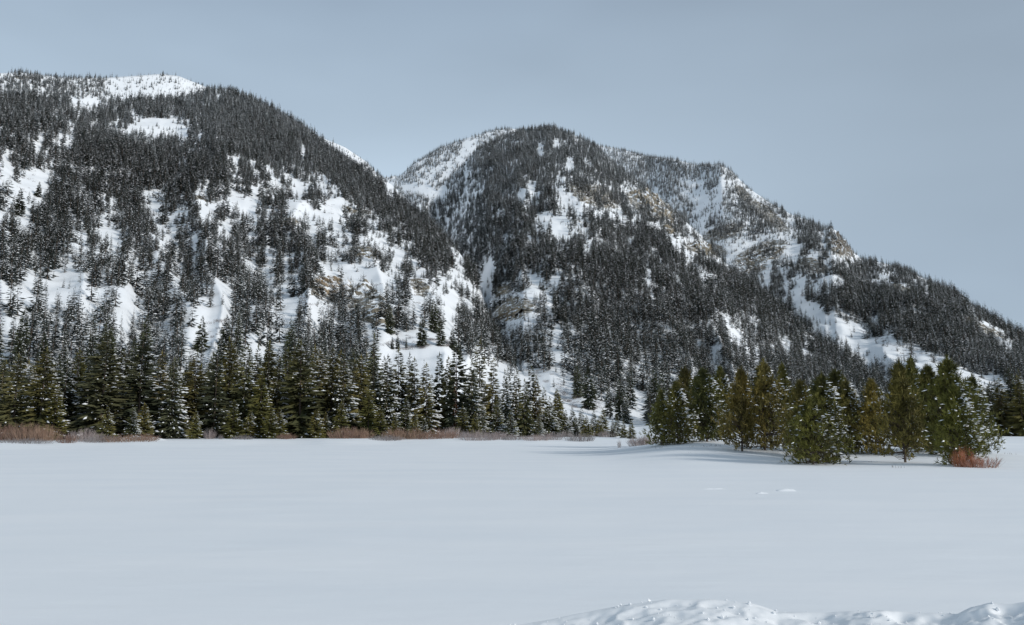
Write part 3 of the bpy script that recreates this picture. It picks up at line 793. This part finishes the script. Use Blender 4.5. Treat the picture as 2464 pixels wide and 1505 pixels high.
def density(u, v, x, y):
    d = np.ones_like(u)
    for e in SPARSE:
        k = in_ell(u, v, e)
        d = np.minimum(d, e[5] + (1 - e[5]) * sm(0.6, 1.15, k))
    a, r = np.arctan2(x, y), np.hypot(x, y)
    streak = fbm(a * 95 + 0.8 * fbm(x / 120, y / 120, 2, 4), r / 210, 3, 131)          # openings run down the fall line
    patch = fbm(x / 75, y / 75, 3, 141)
    d = np.interp(r, [350, 520, 900], [1.0, 0.97, 0.86]) * d ** 0.35 * sm(-0.72 + (1 - d) * 0.85, 0.02 + (1 - d) * 0.8, streak * 0.85 + patch * 0.3 + 0.6 * fbm(x / 19, y / 19, 2, 145))
    for e in DENSE:                                                        # close stands
        d = np.maximum(d, 0.95 * (1 - sm(0.75, 1.1, in_ell(u, v, e) + 0.2 * patch)))
    return d

def open_ground(u, v, x, y):
    d = np.ones_like(u)
    n_ = 0.62 * fbm(x / 20, y / 20, 3, 151) + 0.2 * fbm(a_ * 260, np.hypot(x, y) / 60, 2, 152)
    for e in OPEN:
        d = d * (0.03 + 0.97 * sm(0.66, 1.0, in_ell(u, v, e) + n_))
    return d

G0 = 4.7
xs = np.arange(-2600, 2600, G0); ys = np.arange(150, 4500, G0)
X, Y = np.meshgrid(xs, ys)
X = (X + RNG.uniform(-.5, .5, X.shape) * G0).ravel(); Y = (Y + RNG.uniform(-.5, .5, Y.shape) * G0).ravel()
a_ = np.arctan2(X, Y); r_ = np.hypot(X, Y)
sel = (np.abs(a_) < math.radians(40)) & (r_ > 163) & (r_ < 4400)
spacing = np.interp(r_, [160, 300, 600, 1200, 2000, 3000, 4400], [5.6, 5.2, 4.7, 5.8, 6.8, 6.0, 9])
sel &= RNG.random(len(X)) < (G0 / spacing) ** 2
X, Y, a_, r_ = X[sel], Y[sel], a_[sel], r_[sel]
Z = land_h(a_, r_)
U, V, D_ = pix(X, Y, Z)
hgt = np.clip(RNG.normal(18, 4.8, len(X)), 5, 30) * (0.85 + 0.3 * vnoise(X / 140, Y / 140, 9))
hgt *= np.interp(r_, [150, 200, 260, 430, 600, 850, 1250, 1700, 3000], [0.86, 0.74, 0.66, 0.68, 0.64, 0.72, 0.90, 0.90, 0.80])
hgt = np.where((U > 2300) & (r_ < 330), hgt * 0.85, hgt)
dens = density(U, V, X, Y)
# the valley floor between the row and the grove stays open
flat = (r_ < 330)
dens = np.where(flat & (U > 1320) & (U < 1560), dens * 0.05, dens)
dens = np.where((U > 1340) & (U < 2345) & (r_ < 310), 0, dens)
dens = np.where(flat & (U > 1560) & (r_ < 215), 0, dens)
dens = np.where(flat & (U <= 1340) & (r_ > 165), np.maximum(dens, 0.85), dens)
burn = (in_ell(U, V, (385, 210, 140, 40)) < 1) & (r_ > 2000) | ((in_ell(U, V, (790, 335, 110, 20, 34)) < 1) & (r_ > 2100))
dens = np.where(burn & (U > 225), dens * 0.10, dens)
# trees whose lower or middle part would stand before an open patch are thinned too
for part, wgt in ((0.0, 1.0), (0.4, 0.97), (0.7, 0.95), (0.97, 0.85)):
    uu, vv, _ = pix(X, Y, Z + hgt * part)
    dens = dens * (1 - wgt * (1 - open_ground(uu, vv, X, Y)))
# thin small trees scattered over the broken ground and the edges of the open patches
small = RNG.random(len(X)) < np.where(r_ > 420, 0.30 * (0.25 + 0.75 * open_ground(U, V, X, Y)) * (rock_mask(U, V) * 0.7 + 0.5 * (dens < 0.5)), 0)
small &= RNG.random(len(X)) > dens
hgt = np.where(small, RNG.uniform(4.0, 10.5, len(X)), hgt)
keep = (RNG.random(len(X)) < dens) | small
tt = (Z + hgt - CAMZ) / r_
strip = np.interp(U, [900, 1010, 1120, 1250, 1330, 1420, 1480, 1560], [846, 852, 868, 892, 926, 962, 985, 990])
below = (U > 900) & (U < 1560) & (V > strip + 4) & (r_ > 163)
keep &= ~below | (RNG.random(len(X)) < 0.06)
keep &= tt > run_before(a_, r_) - 0.002
X, Y, Z, a_, r_, U, V, hgt = (q[keep] for q in (X, Y, Z, a_, r_, U, V, hgt))
hpx = hgt / r_ * FPX
# share of a tree that nearer ground does not hide
vis = np.clip((((Z + hgt - CAMZ) / r_) - run_before(a_, r_)) / (hgt / r_), 0, 1)
inframe = (U > -30) & (U < 2494)
order = np.argsort(-(hpx * vis * inframe))
N_IND = 206
ind = order[:N_IND]; rest = order[N_IND:]

# hill spruces standing alone in the open, placed one by one
SOLO = [(1013, 760, 835, 'lone spruce on the snow fan, first of the pair above the row', 1), (1059, 765, 832, 'lone spruce on the snow fan, second of the pair beside the brush', 1), (1088, 790, 842, 'smaller lone spruce beside the pair on the snow fan', 0),
        (943, 812, 842, 'tiny dark spruce on the snow fan nearest the rocks', 6), (956, 808, 841, 'tiny pointed spruce touching the tiniest one on the fan', 1), (977, 812, 840, 'tiny pale spruce alone on the snow fan', 3), (485, 760, 848, 'tall spruce alone in the hillside clearing above the front row', 2), (540, 757, 846, 'bushy spruce at the edge of the hillside clearing', 1),
        (45, 452, 520, 'single spruce standing on the open snow patch high on the slope', 1), (92, 440, 478, 'small spruce above the open snow patch high on the slope', 2), (1043, 718, 800, 'dark spruce on the lip between two snow chutes', 6), (935, 735, 805, 'dark spruce at the foot of the ledged cliff', 6),
        (1418, 885, 985, 'dark tall conifer over the shrubby flat before the forest edge', 0), (1388, 878, 958, 'conifer on the upper lip of the shrubby snow slope', 6), (1493, 915, 1012, 'snow dusted conifer nearest the mauve shrubs below the forest', 1), (1466, 928, 1008, 'short conifer crowding the tall one on the shrubby flat', 7), (1341, 935, 1000, 'stocky dark conifer low on the shrubby snow slope', 0), (1508, 950, 1020, 'small snowy conifer at the gap before the grove', 4)]
for (u, vt, vb, lab, pr) in SOLO:
    a, r = ground_at(u, vb)
    z = float(land_h(np.array(a), np.array(r)))
    hh = r * (float(ray(u, vt)[1]) - float(ray(u, vb)[1]))
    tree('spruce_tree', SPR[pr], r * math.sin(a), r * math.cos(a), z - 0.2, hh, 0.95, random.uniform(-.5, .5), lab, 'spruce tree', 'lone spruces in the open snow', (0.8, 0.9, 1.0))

def hill_zone(u, v, r):
    if r < 215: return 'conifers in the second ranks', 'second rank conifer', ZONES
    if r < 270: return 'conifers in the third ranks', 'third rank conifer', ZONES
    if u < 1350: return 'conifers on the lower slope above the ranks', 'lower slope conifer', ZONES
    if u < 1600: return 'conifers at the foot of the middle mountain', 'mountain foot conifer', [(1400, 'over the end of the snow fan'), (1450, 'over the shrubby flat'), (1500, 'over the last mauve shrub'), (1550, 'over the gap of snow by the grove'), (9999, 'over the first grove pine')]
    return 'conifers on the flat behind the pine grove', 'conifer behind the grove', [(1680, 'over the first grove pines'), (1760, 'over the dark double topped pine'), (1850, 'over the rusty olive pine'), (1940, 'over the yellowish pine'), (2020, 'over the nearest pine'), (2100, 'over the frosted pine'), (2200, 'over the thin crowned pine'), (2300, 'over the thick end of the grove'), (2390, 'past the red willow bush'), (9999, 'on the open snow by the photo edge')]
groups = {}
for i in ind:
    g_, w_, zs = hill_zone(U[i], V[i], r_[i])
    groups.setdefault(g_, (w_, zs, []))[2].append(i)
HILL = {}
for g_, (w_, zs, ids) in groups.items():
    ids.sort()
    prs = [random.choice([0, 1, 2, 3, 4, 1, 6, 7, 4, 2]) if U[i] < 1400 else random.choice([0, 1, 2, 3, 6, 6]) for i in ids]
    labs = rank_labels([(U[i], hpx[i], snow_word(p)) for i, p in zip(ids, prs)], w_, lambda u, zs=zs: next(ph for lim, ph in zs if u < lim))
    for i, p, l_ in zip(ids, prs, labs): HILL[i] = (g_, l_, p)
for i in ind:
    grp, lab, pr = HILL[i]
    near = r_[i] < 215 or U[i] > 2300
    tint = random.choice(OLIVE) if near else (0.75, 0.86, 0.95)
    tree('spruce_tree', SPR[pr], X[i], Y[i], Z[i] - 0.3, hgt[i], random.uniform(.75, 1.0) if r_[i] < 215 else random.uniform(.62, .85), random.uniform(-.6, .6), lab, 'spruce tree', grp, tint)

# ------------------------------------------------------------------ the rest of the forest as one mass
def far_proto(i, w, snow, wh=15, per=6, bare=0.05, gap=0.12, m=M_FAR, blunt=0.8):
    T = spruce(500 + i, 10, w, wh, per, snow, bare, 1, gap, blunt, 1.45)
    tr = TB(); k = np.linspace(0, 2 * np.pi, 5)
    for j in range(4):
        p, q = np.array([math.cos(k[j]), math.sin(k[j]), 0]) * 0.16, np.array([math.cos(k[j + 1]), math.sin(k[j + 1]), 0]) * 0.16
        T.tris([[p + [0, 0, -.4], q + [0, 0, -.4], [0, 0, 8.5]]], 2)
    return mesh_from('conifer_kind', T, [m, M_PAD, M_BARK])
pc = bpy.data.collections.new('conifer_kinds')
FAR = [(2.2, .08), (1.9, .10), (2.4, .16), (1.9, .2), (2.2, .28), (1.9, .32), (2.3, .4), (1.8, .45), (2.0, .6), (1.8, .7), (2.0, .9), (1.7, 1.0)]
for i, (w, sn) in enumerate(FAR):
    o = bpy.data.objects.new('kind_%02d' % i, far_proto(i, w, sn, bare=0.04 + 0.1 * (i % 3 == 1), gap=0.1 + 0.12 * (i % 2), m=M_FAR if i < 5 else M_RIME_A if i < 9 else M_RIME_B))
    pc.objects.link(o)
sc_ = bpy.data.collections.new('snag_kinds')
for i in range(3):
    T = TB(); rng = np.random.default_rng(i + 900)
    k = np.linspace(0, 2 * np.pi, 5)
    for j in range(4):
        p, q = np.array([math.cos(k[j]), math.sin(k[j]), 0]) * 0.22, np.array([math.cos(k[j + 1]), math.sin(k[j + 1]), 0]) * 0.22
        T.tris([[p + [0, 0, -.6], q + [0, 0, -.6], [0.1 * i, 0, 10]]], 0)
    nb = 9; f = rng.uniform(.35, .95, nb); az = rng.uniform(0, 6.28, nb); L = 1.1 * (1.1 - f)
    D = np.stack([np.cos(az), np.sin(az), np.full(nb, .12)], -1); P = np.stack([0 * f, 0 * f, f * 10], -1)
    T.tris(kite(P, D, L, L * .05 + .03), 0)
    sc_.objects.link(bpy.data.objects.new('snag_kind_%d' % i, mesh_from('snag_kind', T, [M_SNAG])))

def scatter(name, P, rot, scl, idx, coll, **props):
    me = bpy.data.meshes.new(name)
    me.vertices.add(len(P)); me.vertices.foreach_set('co', np.asarray(P, np.float32).ravel())
    for nm, ty, fld, val in (('rot', 'FLOAT_VECTOR', 'vector', rot), ('scl', 'FLOAT_VECTOR', 'vector', scl), ('idx', 'INT', 'value', idx)):
        at = me.attributes.new(nm, ty, 'POINT'); at.data.foreach_set(fld, np.asarray(val, np.int32 if ty == 'INT' else np.float32).ravel())
    o = link(name, me, **props)
    g = bpy.data.node_groups.new(name + '_nodes', 'GeometryNodeTree')
    g.interface.new_socket('Geometry', in_out='INPUT', socket_type='NodeSocketGeometry')
    g.interface.new_socket('Geometry', in_out='OUTPUT', socket_type='NodeSocketGeometry')
    gi, go = g.nodes.new('NodeGroupInput'), g.nodes.new('NodeGroupOutput')
    ip = g.nodes.new('GeometryNodeInstanceOnPoints'); ci = g.nodes.new('GeometryNodeCollectionInfo')
    ci.inputs['Collection'].default_value = coll; ci.inputs['Separate Children'].default_value = True; ci.inputs['Reset Children'].default_value = True
    def na(nm, ty):
        n = g.nodes.new('GeometryNodeInputNamedAttribute'); n.data_type = ty; n.inputs['Name'].default_value = nm
        return n.outputs['Attribute']
    L = g.links.new
    L(gi.outputs[0], ip.inputs['Points']); L(ci.outputs[0], ip.inputs['Instance']); ip.inputs['Pick Instance'].default_value = True
    L(na('idx', 'INT'), ip.inputs['Instance Index']); L(na('rot', 'FLOAT_VECTOR'), ip.inputs['Rotation']); L(na('scl', 'FLOAT_VECTOR'), ip.inputs['Scale'])
    L(ip.outputs[0], go.inputs[0])
    md = o.modifiers.new('scatter', 'NODES'); md.node_group = g
    return o

n = len(rest)
xr, yr, zr, hr, rr_ = X[rest], Y[rest], Z[rest], hgt[rest], r_[rest]
frost = np.clip(0.26 + 0.60 * sm(40, 620, zr) + 0.30 * sm(2200, 2900, rr_) + 0.12 * (fbm(xr / 200, yr / 200, 2, 171)) + RNG.normal(0, .14, n), 0, 1)
idx = np.clip((frost * 12).astype(int), 0, 11)
rot = np.stack([RNG.normal(0, .03, n), RNG.normal(0, .03, n), RNG.uniform(-.9, .9, n)], -1)
wf = RNG.uniform(.85, 1.35, n) * np.interp(rr_, [300, 700], [0.9, 1.12])
print('forest', n)
scatter('forest', np.stack([xr, yr, zr - 0.4], -1), rot, np.stack([hr / 10 * wf, hr / 10 * wf, hr / 10], -1), idx, pc, kind='stuff', label='dense snow dusted conifer forest covering the mountainsides')

# burnt trunks on the snowy summit
us, vs = RNG.uniform(200, 920, 1500), RNG.uniform(172, 440, 1500)
okb = (in_ell(us, vs, (385, 208, 150, 36)) < 1) | (in_ell(us, vs, (800, 345, 130, 24, 36)) < 1)
pts = []
for u, v in zip(us[okb], vs[okb]):
    a, r = ground_at(u, v)
    if 2000 < r < 2700: pts.append((r * math.sin(a), r * math.cos(a)))
pts = np.array(pts)
zz = hxy(pts[:, 0], pts[:, 1]); k = len(pts); hs = RNG.uniform(9, 19, k)
scatter('burnt_trunks', np.stack([pts[:, 0], pts[:, 1], zz], -1), np.stack([RNG.normal(0, .06, k), RNG.normal(0, .06, k), RNG.uniform(0, 6, k)], -1), np.stack([hs / 10] * 3, -1), RNG.integers(0, 3, k), sc_, kind='stuff', label='bare grey burnt trunks on the snowy summit')

# ------------------------------------------------------------------ willows and brush
def twig_bush(seed, h, w, n, lean=0.0):
    rng = np.random.default_rng(seed); T = TB()
    az = rng.uniform(0, 2 * np.pi, n); q = rng.random(n) ** 0.6
    base = np.stack([np.cos(az) * q * w * 0.55, np.sin(az) * q * w * 0.4, np.full(n, -0.1)], -1)
    L = h * rng.uniform(0.55, 1.08, n) * (1 - 0.35 * q ** 2)
    D = np.stack([np.cos(az) * q * 0.55 + rng.normal(lean, .16, n), np.sin(az) * q * 0.55 + rng.normal(0, .16, n), np.ones(n)], -1)
    D /= np.linalg.norm(D, axis=1, keepdims=True)
    wd = rng.uniform(0.010, 0.022, n) * (0.6 + h * 0.25)
    S = np.stack([-np.sin(az + 1.0), np.cos(az + 1.0), 0 * az], -1); S[::2] = [1, 0, 0]
    E = base + D * L[:, None]
    T.tris(np.stack([base - S * wd[:, None], base + S * wd[:, None], E], 1), 0)
    for k in range(3):
        t = rng.uniform(.3, .8, n); st = base + D * (L * t)[:, None]
        dd = D + rng.normal(0, .30, (n, 3)); dd /= np.linalg.norm(dd, axis=1, keepdims=True)
        T.tris(np.stack([st - S * (wd * .7)[:, None], st + S * (wd * .7)[:, None], st + dd * (L * (1 - t) * rng.uniform(.6, 1.1, n))[:, None]], 1), 0)
    return mesh_from('twigs', T, [M_TWIG])
BUSH = [twig_bush(1, 2.0, 3.0, 240), twig_bush(2, 2.0, 3.6, 280), twig_bush(3, 2.0, 2.6, 210), twig_bush(4, 2.0, 4.2, 300), twig_bush(5, 2.0, 1.5, 90)]
ORG, PNK, GRY, RED = (0.33, 0.22, 0.155), (0.42, 0.36, 0.345), (0.28, 0.26, 0.258), (0.235, 0.148, 0.11)
# u, base v, height px, width px, colour, prototype, label
WIL = [(20, 1050, 44, 110, RED, 3, 'dark orange willow thicket at the edge of the photo under big spruces'), (70, 1053, 40, 90, ORG, 1, 'bright orange willow clump second from the photo edge'), (110, 1056, 36, 70, ORG, 0, 'orange willow clump beside a yellow sapling'),
 (60, 1062, 12, 120, GRY, 3, 'low grey stubble in the snow before the orange willows'), (165, 1061, 22, 50, RED, 2, 'small red brown willow between the thicket and the big trunk'), (205, 1058, 26, 80, PNK, 1, 'pinkish brush below the big bare trunk'), (250, 1060, 18, 70, GRY, 3, 'low grey brush just past the big trunk'),
 (310, 1062, 16, 110, ORG, 3, 'low orange willow mat over the bright snow lip'), (350, 1060, 18, 70, RED, 1, 'red brown willow mat ending at the open snow'), (507, 1052, 26, 36, PNK, 2, 'upright tan shrub alone at the foot of a spruce'), (533, 1056, 12, 22, GRY, 4, 'tiny dark sprig standing out on the snow'),
 (585, 1058, 14, 60, GRY, 1, 'low dark brush under the olive spruces'), (690, 1056, 18, 46, RED, 0, 'reddish brush between two young conifers'), (835, 1056, 28, 80, RED, 1, 'first reddish shrub of the meadow edge row'), (870, 1055, 26, 70, ORG, 0, 'brown shrub touching the first reddish shrub'),
 (930, 1060, 14, 70, GRY, 3, 'grey stubble before the brightest orange shrub'), (955, 1058, 34, 84, ORG, 0, 'brightest orange rounded shrub of the row'), (1000, 1058, 26, 70, ORG, 1, 'tan orange shrub beside the brightest one'), (1055, 1058, 30, 86, RED, 3, 'rounded rose brown shrub below the dark gap'),
 (1090, 1052, 26, 80, PNK, 1, 'pale pink shrub behind the rose brown shrub'), (1150, 1062, 24, 90, PNK, 3, 'pale rosy shrub standing forward on the snow'), (1200, 1061, 22, 80, PNK, 1, 'pink grey shrub next to the pale rosy shrub'), (1240, 1062, 14, 60, GRY, 3, 'grey stubble at the end of the pink shrubs'), (1215, 1042, 22, 60, RED, 0, 'rusty shrub set back among the spruces'),
 (1290, 1064, 18, 60, PNK, 1, 'thin pink shrub before the thinning trees'), (1325, 1062, 18, 60, PNK, 3, 'second thin pink shrub before the thinning trees'), (1360, 1045, 18, 46, GRY, 0, 'grey shrub on the shrubby flat'), (1395, 1064, 18, 66, GRY, 3, 'spiky grey shrub on the open snow of the flat'), (1410, 1040, 22, 50, PNK, 1, 'mauve shrub at the back of the flat'), (1460, 1045, 22, 60, PNK, 1, 'mauve shrub below the young olive conifer'),
 (1489, 1071, 22, 26, GRY, 4, 'small dark grey twig ball standing alone on the snow'), (1535, 1060, 30, 60, PNK, 2, 'pink shrub tucked against the first grove pine'), (1555, 1050, 34, 40, PNK, 1, 'tall pink shrub behind the first grove pine'), (1450, 1020, 18, 40, RED, 0, 'small red shrub far back on the flat'),
 (2312, 1112, 52, 46, (0.40, 0.15, 0.07), 0, 'red willow bush at the foot of the front pine'), (2352, 1113, 34, 80, (0.33, 0.16, 0.11), 2, 'leaning red twigs spreading from the willow bush')]
for (u, vb, hp, wp, c, k, lab) in WIL:
    r = (3.3 * FPX / (vb - VH)) if vb > 1090 else float(np.interp(vb, [1020, 1045, 1056, 1064, 1072], [170, 146, 136, 128, 112]))
    if u > 1480 and vb < 1080: r = 100
    if vb > 1100: r = 64.5
    x, y, z = base_from(u, r)
    o = link('willow_shrub', BUSH[k], loc=(x, y, z - 0.05), label=lab, category='shrub', group='leafless shrubs along the meadow edge')
    f_, g_ = (1.0, 0.95) if vb > 1100 else (random.uniform(0.95, 1.35), random.uniform(0.55, 0.85))
    hh, ww = f_ * hp / FPX * r, g_ * wp / FPX * r
    o.scale = (ww / 3.2, min(ww / 3.2, 1.2), hh / 2.0); o.rotation_euler = (0, 0, random.uniform(-.5, .5)); o.color = (*c, 1)
# brush dots on the long snow strip and the fan
bc = bpy.data.collections.new('brush_kinds')
for i in range(3):
    bc.objects.link(bpy.data.objects.new('brush_kind_%d' % i, twig_bush(40 + i, 2.0, 3.0, 70)))
pts = []
for (u0, v0, ru, rv, an, cnt) in ((2080, 806, 70, 10, 24, 18), (2180, 845, 80, 14, 20, 45), (2110, 815, 40, 8, 24, 20), (2250, 868, 40, 8, 20, 14), (1000, 828, 90, 18, 0, 60), (1060, 822, 30, 8, 0, 14), (1390, 965, 60, 24, 24, 60), (940, 770, 60, 18, 10, 30), (1780, 770, 40, 20, 20, 25), (1120, 700, 40, 30, 0, 16), (520, 790, 30, 30, 0, 20), (850, 720, 130, 60, 10, 110), (900, 600, 60, 40, 0, 40), (1250, 725, 90, 50, 0, 70), (1440, 480, 120, 50, 22, 120), (1560, 500, 95, 40, 32, 90), (1700, 600, 100, 40, 5, 70), (1830, 620, 110, 45, -15, 110), (740, 505, 100, 30, 5, 60), (560, 485, 90, 20, 5, 40), (80, 430, 60, 40, -20, 24), (1300, 905, 80, 14, 24, 24), (1800, 815, 70, 25, 30, 30), (1730, 480, 60, 70, 0, 50), (1000, 690, 40, 80, 0, 30)):
    for _ in range(cnt):
        th, q = random.uniform(0, 6.28), math.sqrt(random.random())
        p, s2 = ru * q * math.cos(th), rv * q * math.sin(th)
        an_ = math.radians(an)
        a, r = ground_at(u0 + p * math.cos(an_) - s2 * math.sin(an_), v0 + p * math.sin(an_) + s2 * math.cos(an_))
        pts.append((r * math.sin(a), r * math.cos(a)))
pts = np.array(pts); k = len(pts); sc1 = RNG.uniform(.5, 1.3, k)
o = scatter('brush', np.stack([pts[:, 0], pts[:, 1], hxy(pts[:, 0], pts[:, 1]) - .2], -1), np.stack([0 * sc1, 0 * sc1, RNG.uniform(0, 6, k)], -1), np.stack([sc1 * 1.2, sc1 * 1.2, sc1 * .8], -1), RNG.integers(0, 3, k), bc, kind='stuff', label='low grey brown brush dotting the open snow slopes')
o.color = (0.2, 0.17, 0.16, 1)

# ------------------------------------------------------------------ wind-cut snow lips on the meadow
def drift(u, v, wpx, d, label):
    a, t = ray(u, v); a = float(a); r = CAMZ / -float(t)
    x, y, z = base_from(u, r)
    wm = wpx / FPX * r
    n_, m_ = 26, 8
    A, B = np.meshgrid(np.linspace(-1, 1, n_), np.linspace(0, 1, m_), indexing='ij')
    prof = np.clip(1 - A ** 2, 0, 1) ** 0.7 * (1 + 0.3 * fbm(A * 3, B * 0 + u, 2, 3))
    hgt_ = d * prof * np.where(B < 0.4, B / 0.4, (1 - B) / 0.6)
    Vv = np.stack([A * wm / 2, (B - 0.3) * d * 5 + 0.25 * wm * 0.2 * A, hgt_ - 0.012], -1).reshape(-1, 3)
    link('snow_drift', mesh_np('snow_drift', Vv, grid_faces(n_, m_)[:, ::-1], [M_FIELD], smooth=True), loc=(x, y, z), label=label, category='snow drift', group='wind cut snow lips on the meadow')
drift(1885, 1183, 46, 0.14, 'widest bright snow lip on the open meadow')
drift(1828, 1190, 30, 0.09, 'small snow lip just below the widest one')
drift(1712, 1179, 60, 0.05, 'faint long snow lip farthest from the widest one')
drift(330, 1071, 120, 0.6, 'bright snow lip below the orange willow mat')

# ------------------------------------------------------------------ ploughed bank at the road edge
uu = np.linspace(700, 3000, 420); rb = np.concatenate([np.linspace(1.2, 4.2, 60), np.linspace(4.23, 5.6, 110), np.linspace(5.65, 10.5, 50)])
A, R = np.meshgrid(az_of(uu), rb, indexing='ij')
Ug = np.repeat(uu[:, None], len(rb), 1)
crest_v = np.interp(Ug, [700, 1100, 1240, 1330, 1450, 1590, 1700, 1780, 1850, 1960, 2100, 2200, 2268, 2300, 2345, 2400, 2464, 2700, 3000], [1600, 1540, 1506, 1490, 1464, 1443, 1441, 1449, 1471, 1473, 1466, 1474, 1478, 1461, 1449, 1450, 1440, 1430, 1430])
crest_z = CAMZ + 5.0 * ray(Ug, crest_v)[1]
X, Y = R * np.sin(A), R * np.cos(A)
lump = 0.05 * fbm(X / 0.5, Y / 0.42, 3, 201) + 0.045 * (0.4 - 2 * np.abs(fbm(X / 0.24, Y / 0.2, 3, 207))) + 0.036 * fbm(X / 0.13, Y / 0.11, 3, 211)
lump = lump * (0.45 + 0.55 * sm(-0.2, 0.3, fbm(X / 1.1, Y / 0.8, 2, 215)))
Zb = np.where(R < 5.0, crest_z - 0.12 * (5.0 - R), crest_z - 0.56 * (R - 5.0) ** 1.15)
lump = lump * sm(5.12, 4.9, R) * 0.9 * sm(0, .12, np.abs(5.0 - R) + .03) + 0.01 * fbm(X / .3, Y / .3, 2, 5)
Zb = Zb + lump
me = mesh_np('snow_bank', np.stack([X, Y, Zb], -1).reshape(-1, 3), grid_faces(len(uu), len(rb))[:, ::-1], [M_BANK], smooth=True)
link('snow_bank', me, kind='structure', label='lumpy ploughed snow bank at the near edge of the meadow')
# loose clods on the bank
T = TB(); rng = np.random.default_rng(5)
ico = np.array([(0, 0, 1), (.9, 0, .2), (.2, .85, .25), (-.75, .5, .2), (-.7, -.55, .25), (.25, -.9, .2), (0, 0, -.6)], float)
fc = [(0, 1, 2), (0, 2, 3), (0, 3, 4), (0, 4, 5), (0, 5, 1), (6, 2, 1), (6, 3, 2), (6, 4, 3), (6, 5, 4), (6, 1, 5)]
for _ in range(800):
    i, j = rng.integers(60, 410), rng.integers(40, 162)
    s0 = 0.004 + 0.010 * rng.random() ** 3
    P = ico * s0 * rng.uniform(.7, 1.3, (7, 3)) + [X[i, j], Y[i, j], Zb[i, j] + s0 * .3]
    T.tris([[P[a], P[b], P[c]] for a, b, c in fc], 0)
link('snow_clods', mesh_from('snow_clods', T, [M_BANK]), kind='stuff', label='small loose snow clods scattered on the ploughed bank')

# dry stems poking through the snow by the grove
T = TB(); rng = np.random.default_rng(8)
for (u, r, cnt, hh) in ((1586, 80, 5, .35), (1665, 79, 9, .22), (1690, 79, 9, .2), (1716, 80, 10, .3), (1770, 76, 4, .4), (1880, 66, 8, .25), (2087, 80, 6, .35), (2150, 62, 10, .3), (2095, 70, 5, .2), (2420, 90, 8, .3), (1655, 73, 3, .12)):
    x, y, z = base_from(u, r)
    for _ in range(cnt):
        p = np.array([x + rng.normal(0, .25), y + rng.normal(0, .3), z - .05]); d = np.array([rng.normal(0, .25), rng.normal(0, .25), 1]) * hh * rng.uniform(.6, 1.2)
        T.tris([[p - [.012, 0, 0], p + [.012, 0, 0], p + d], [p - [0, .012, 0], p + [0, .012, 0], p + d]], 0)
o = link('dry_stems', mesh_from('dry_stems', T, [M_TWIG]), kind='stuff', label='thin dry stems poking through the snow by the grove')
o.color = (0.16, 0.13, 0.10, 1)
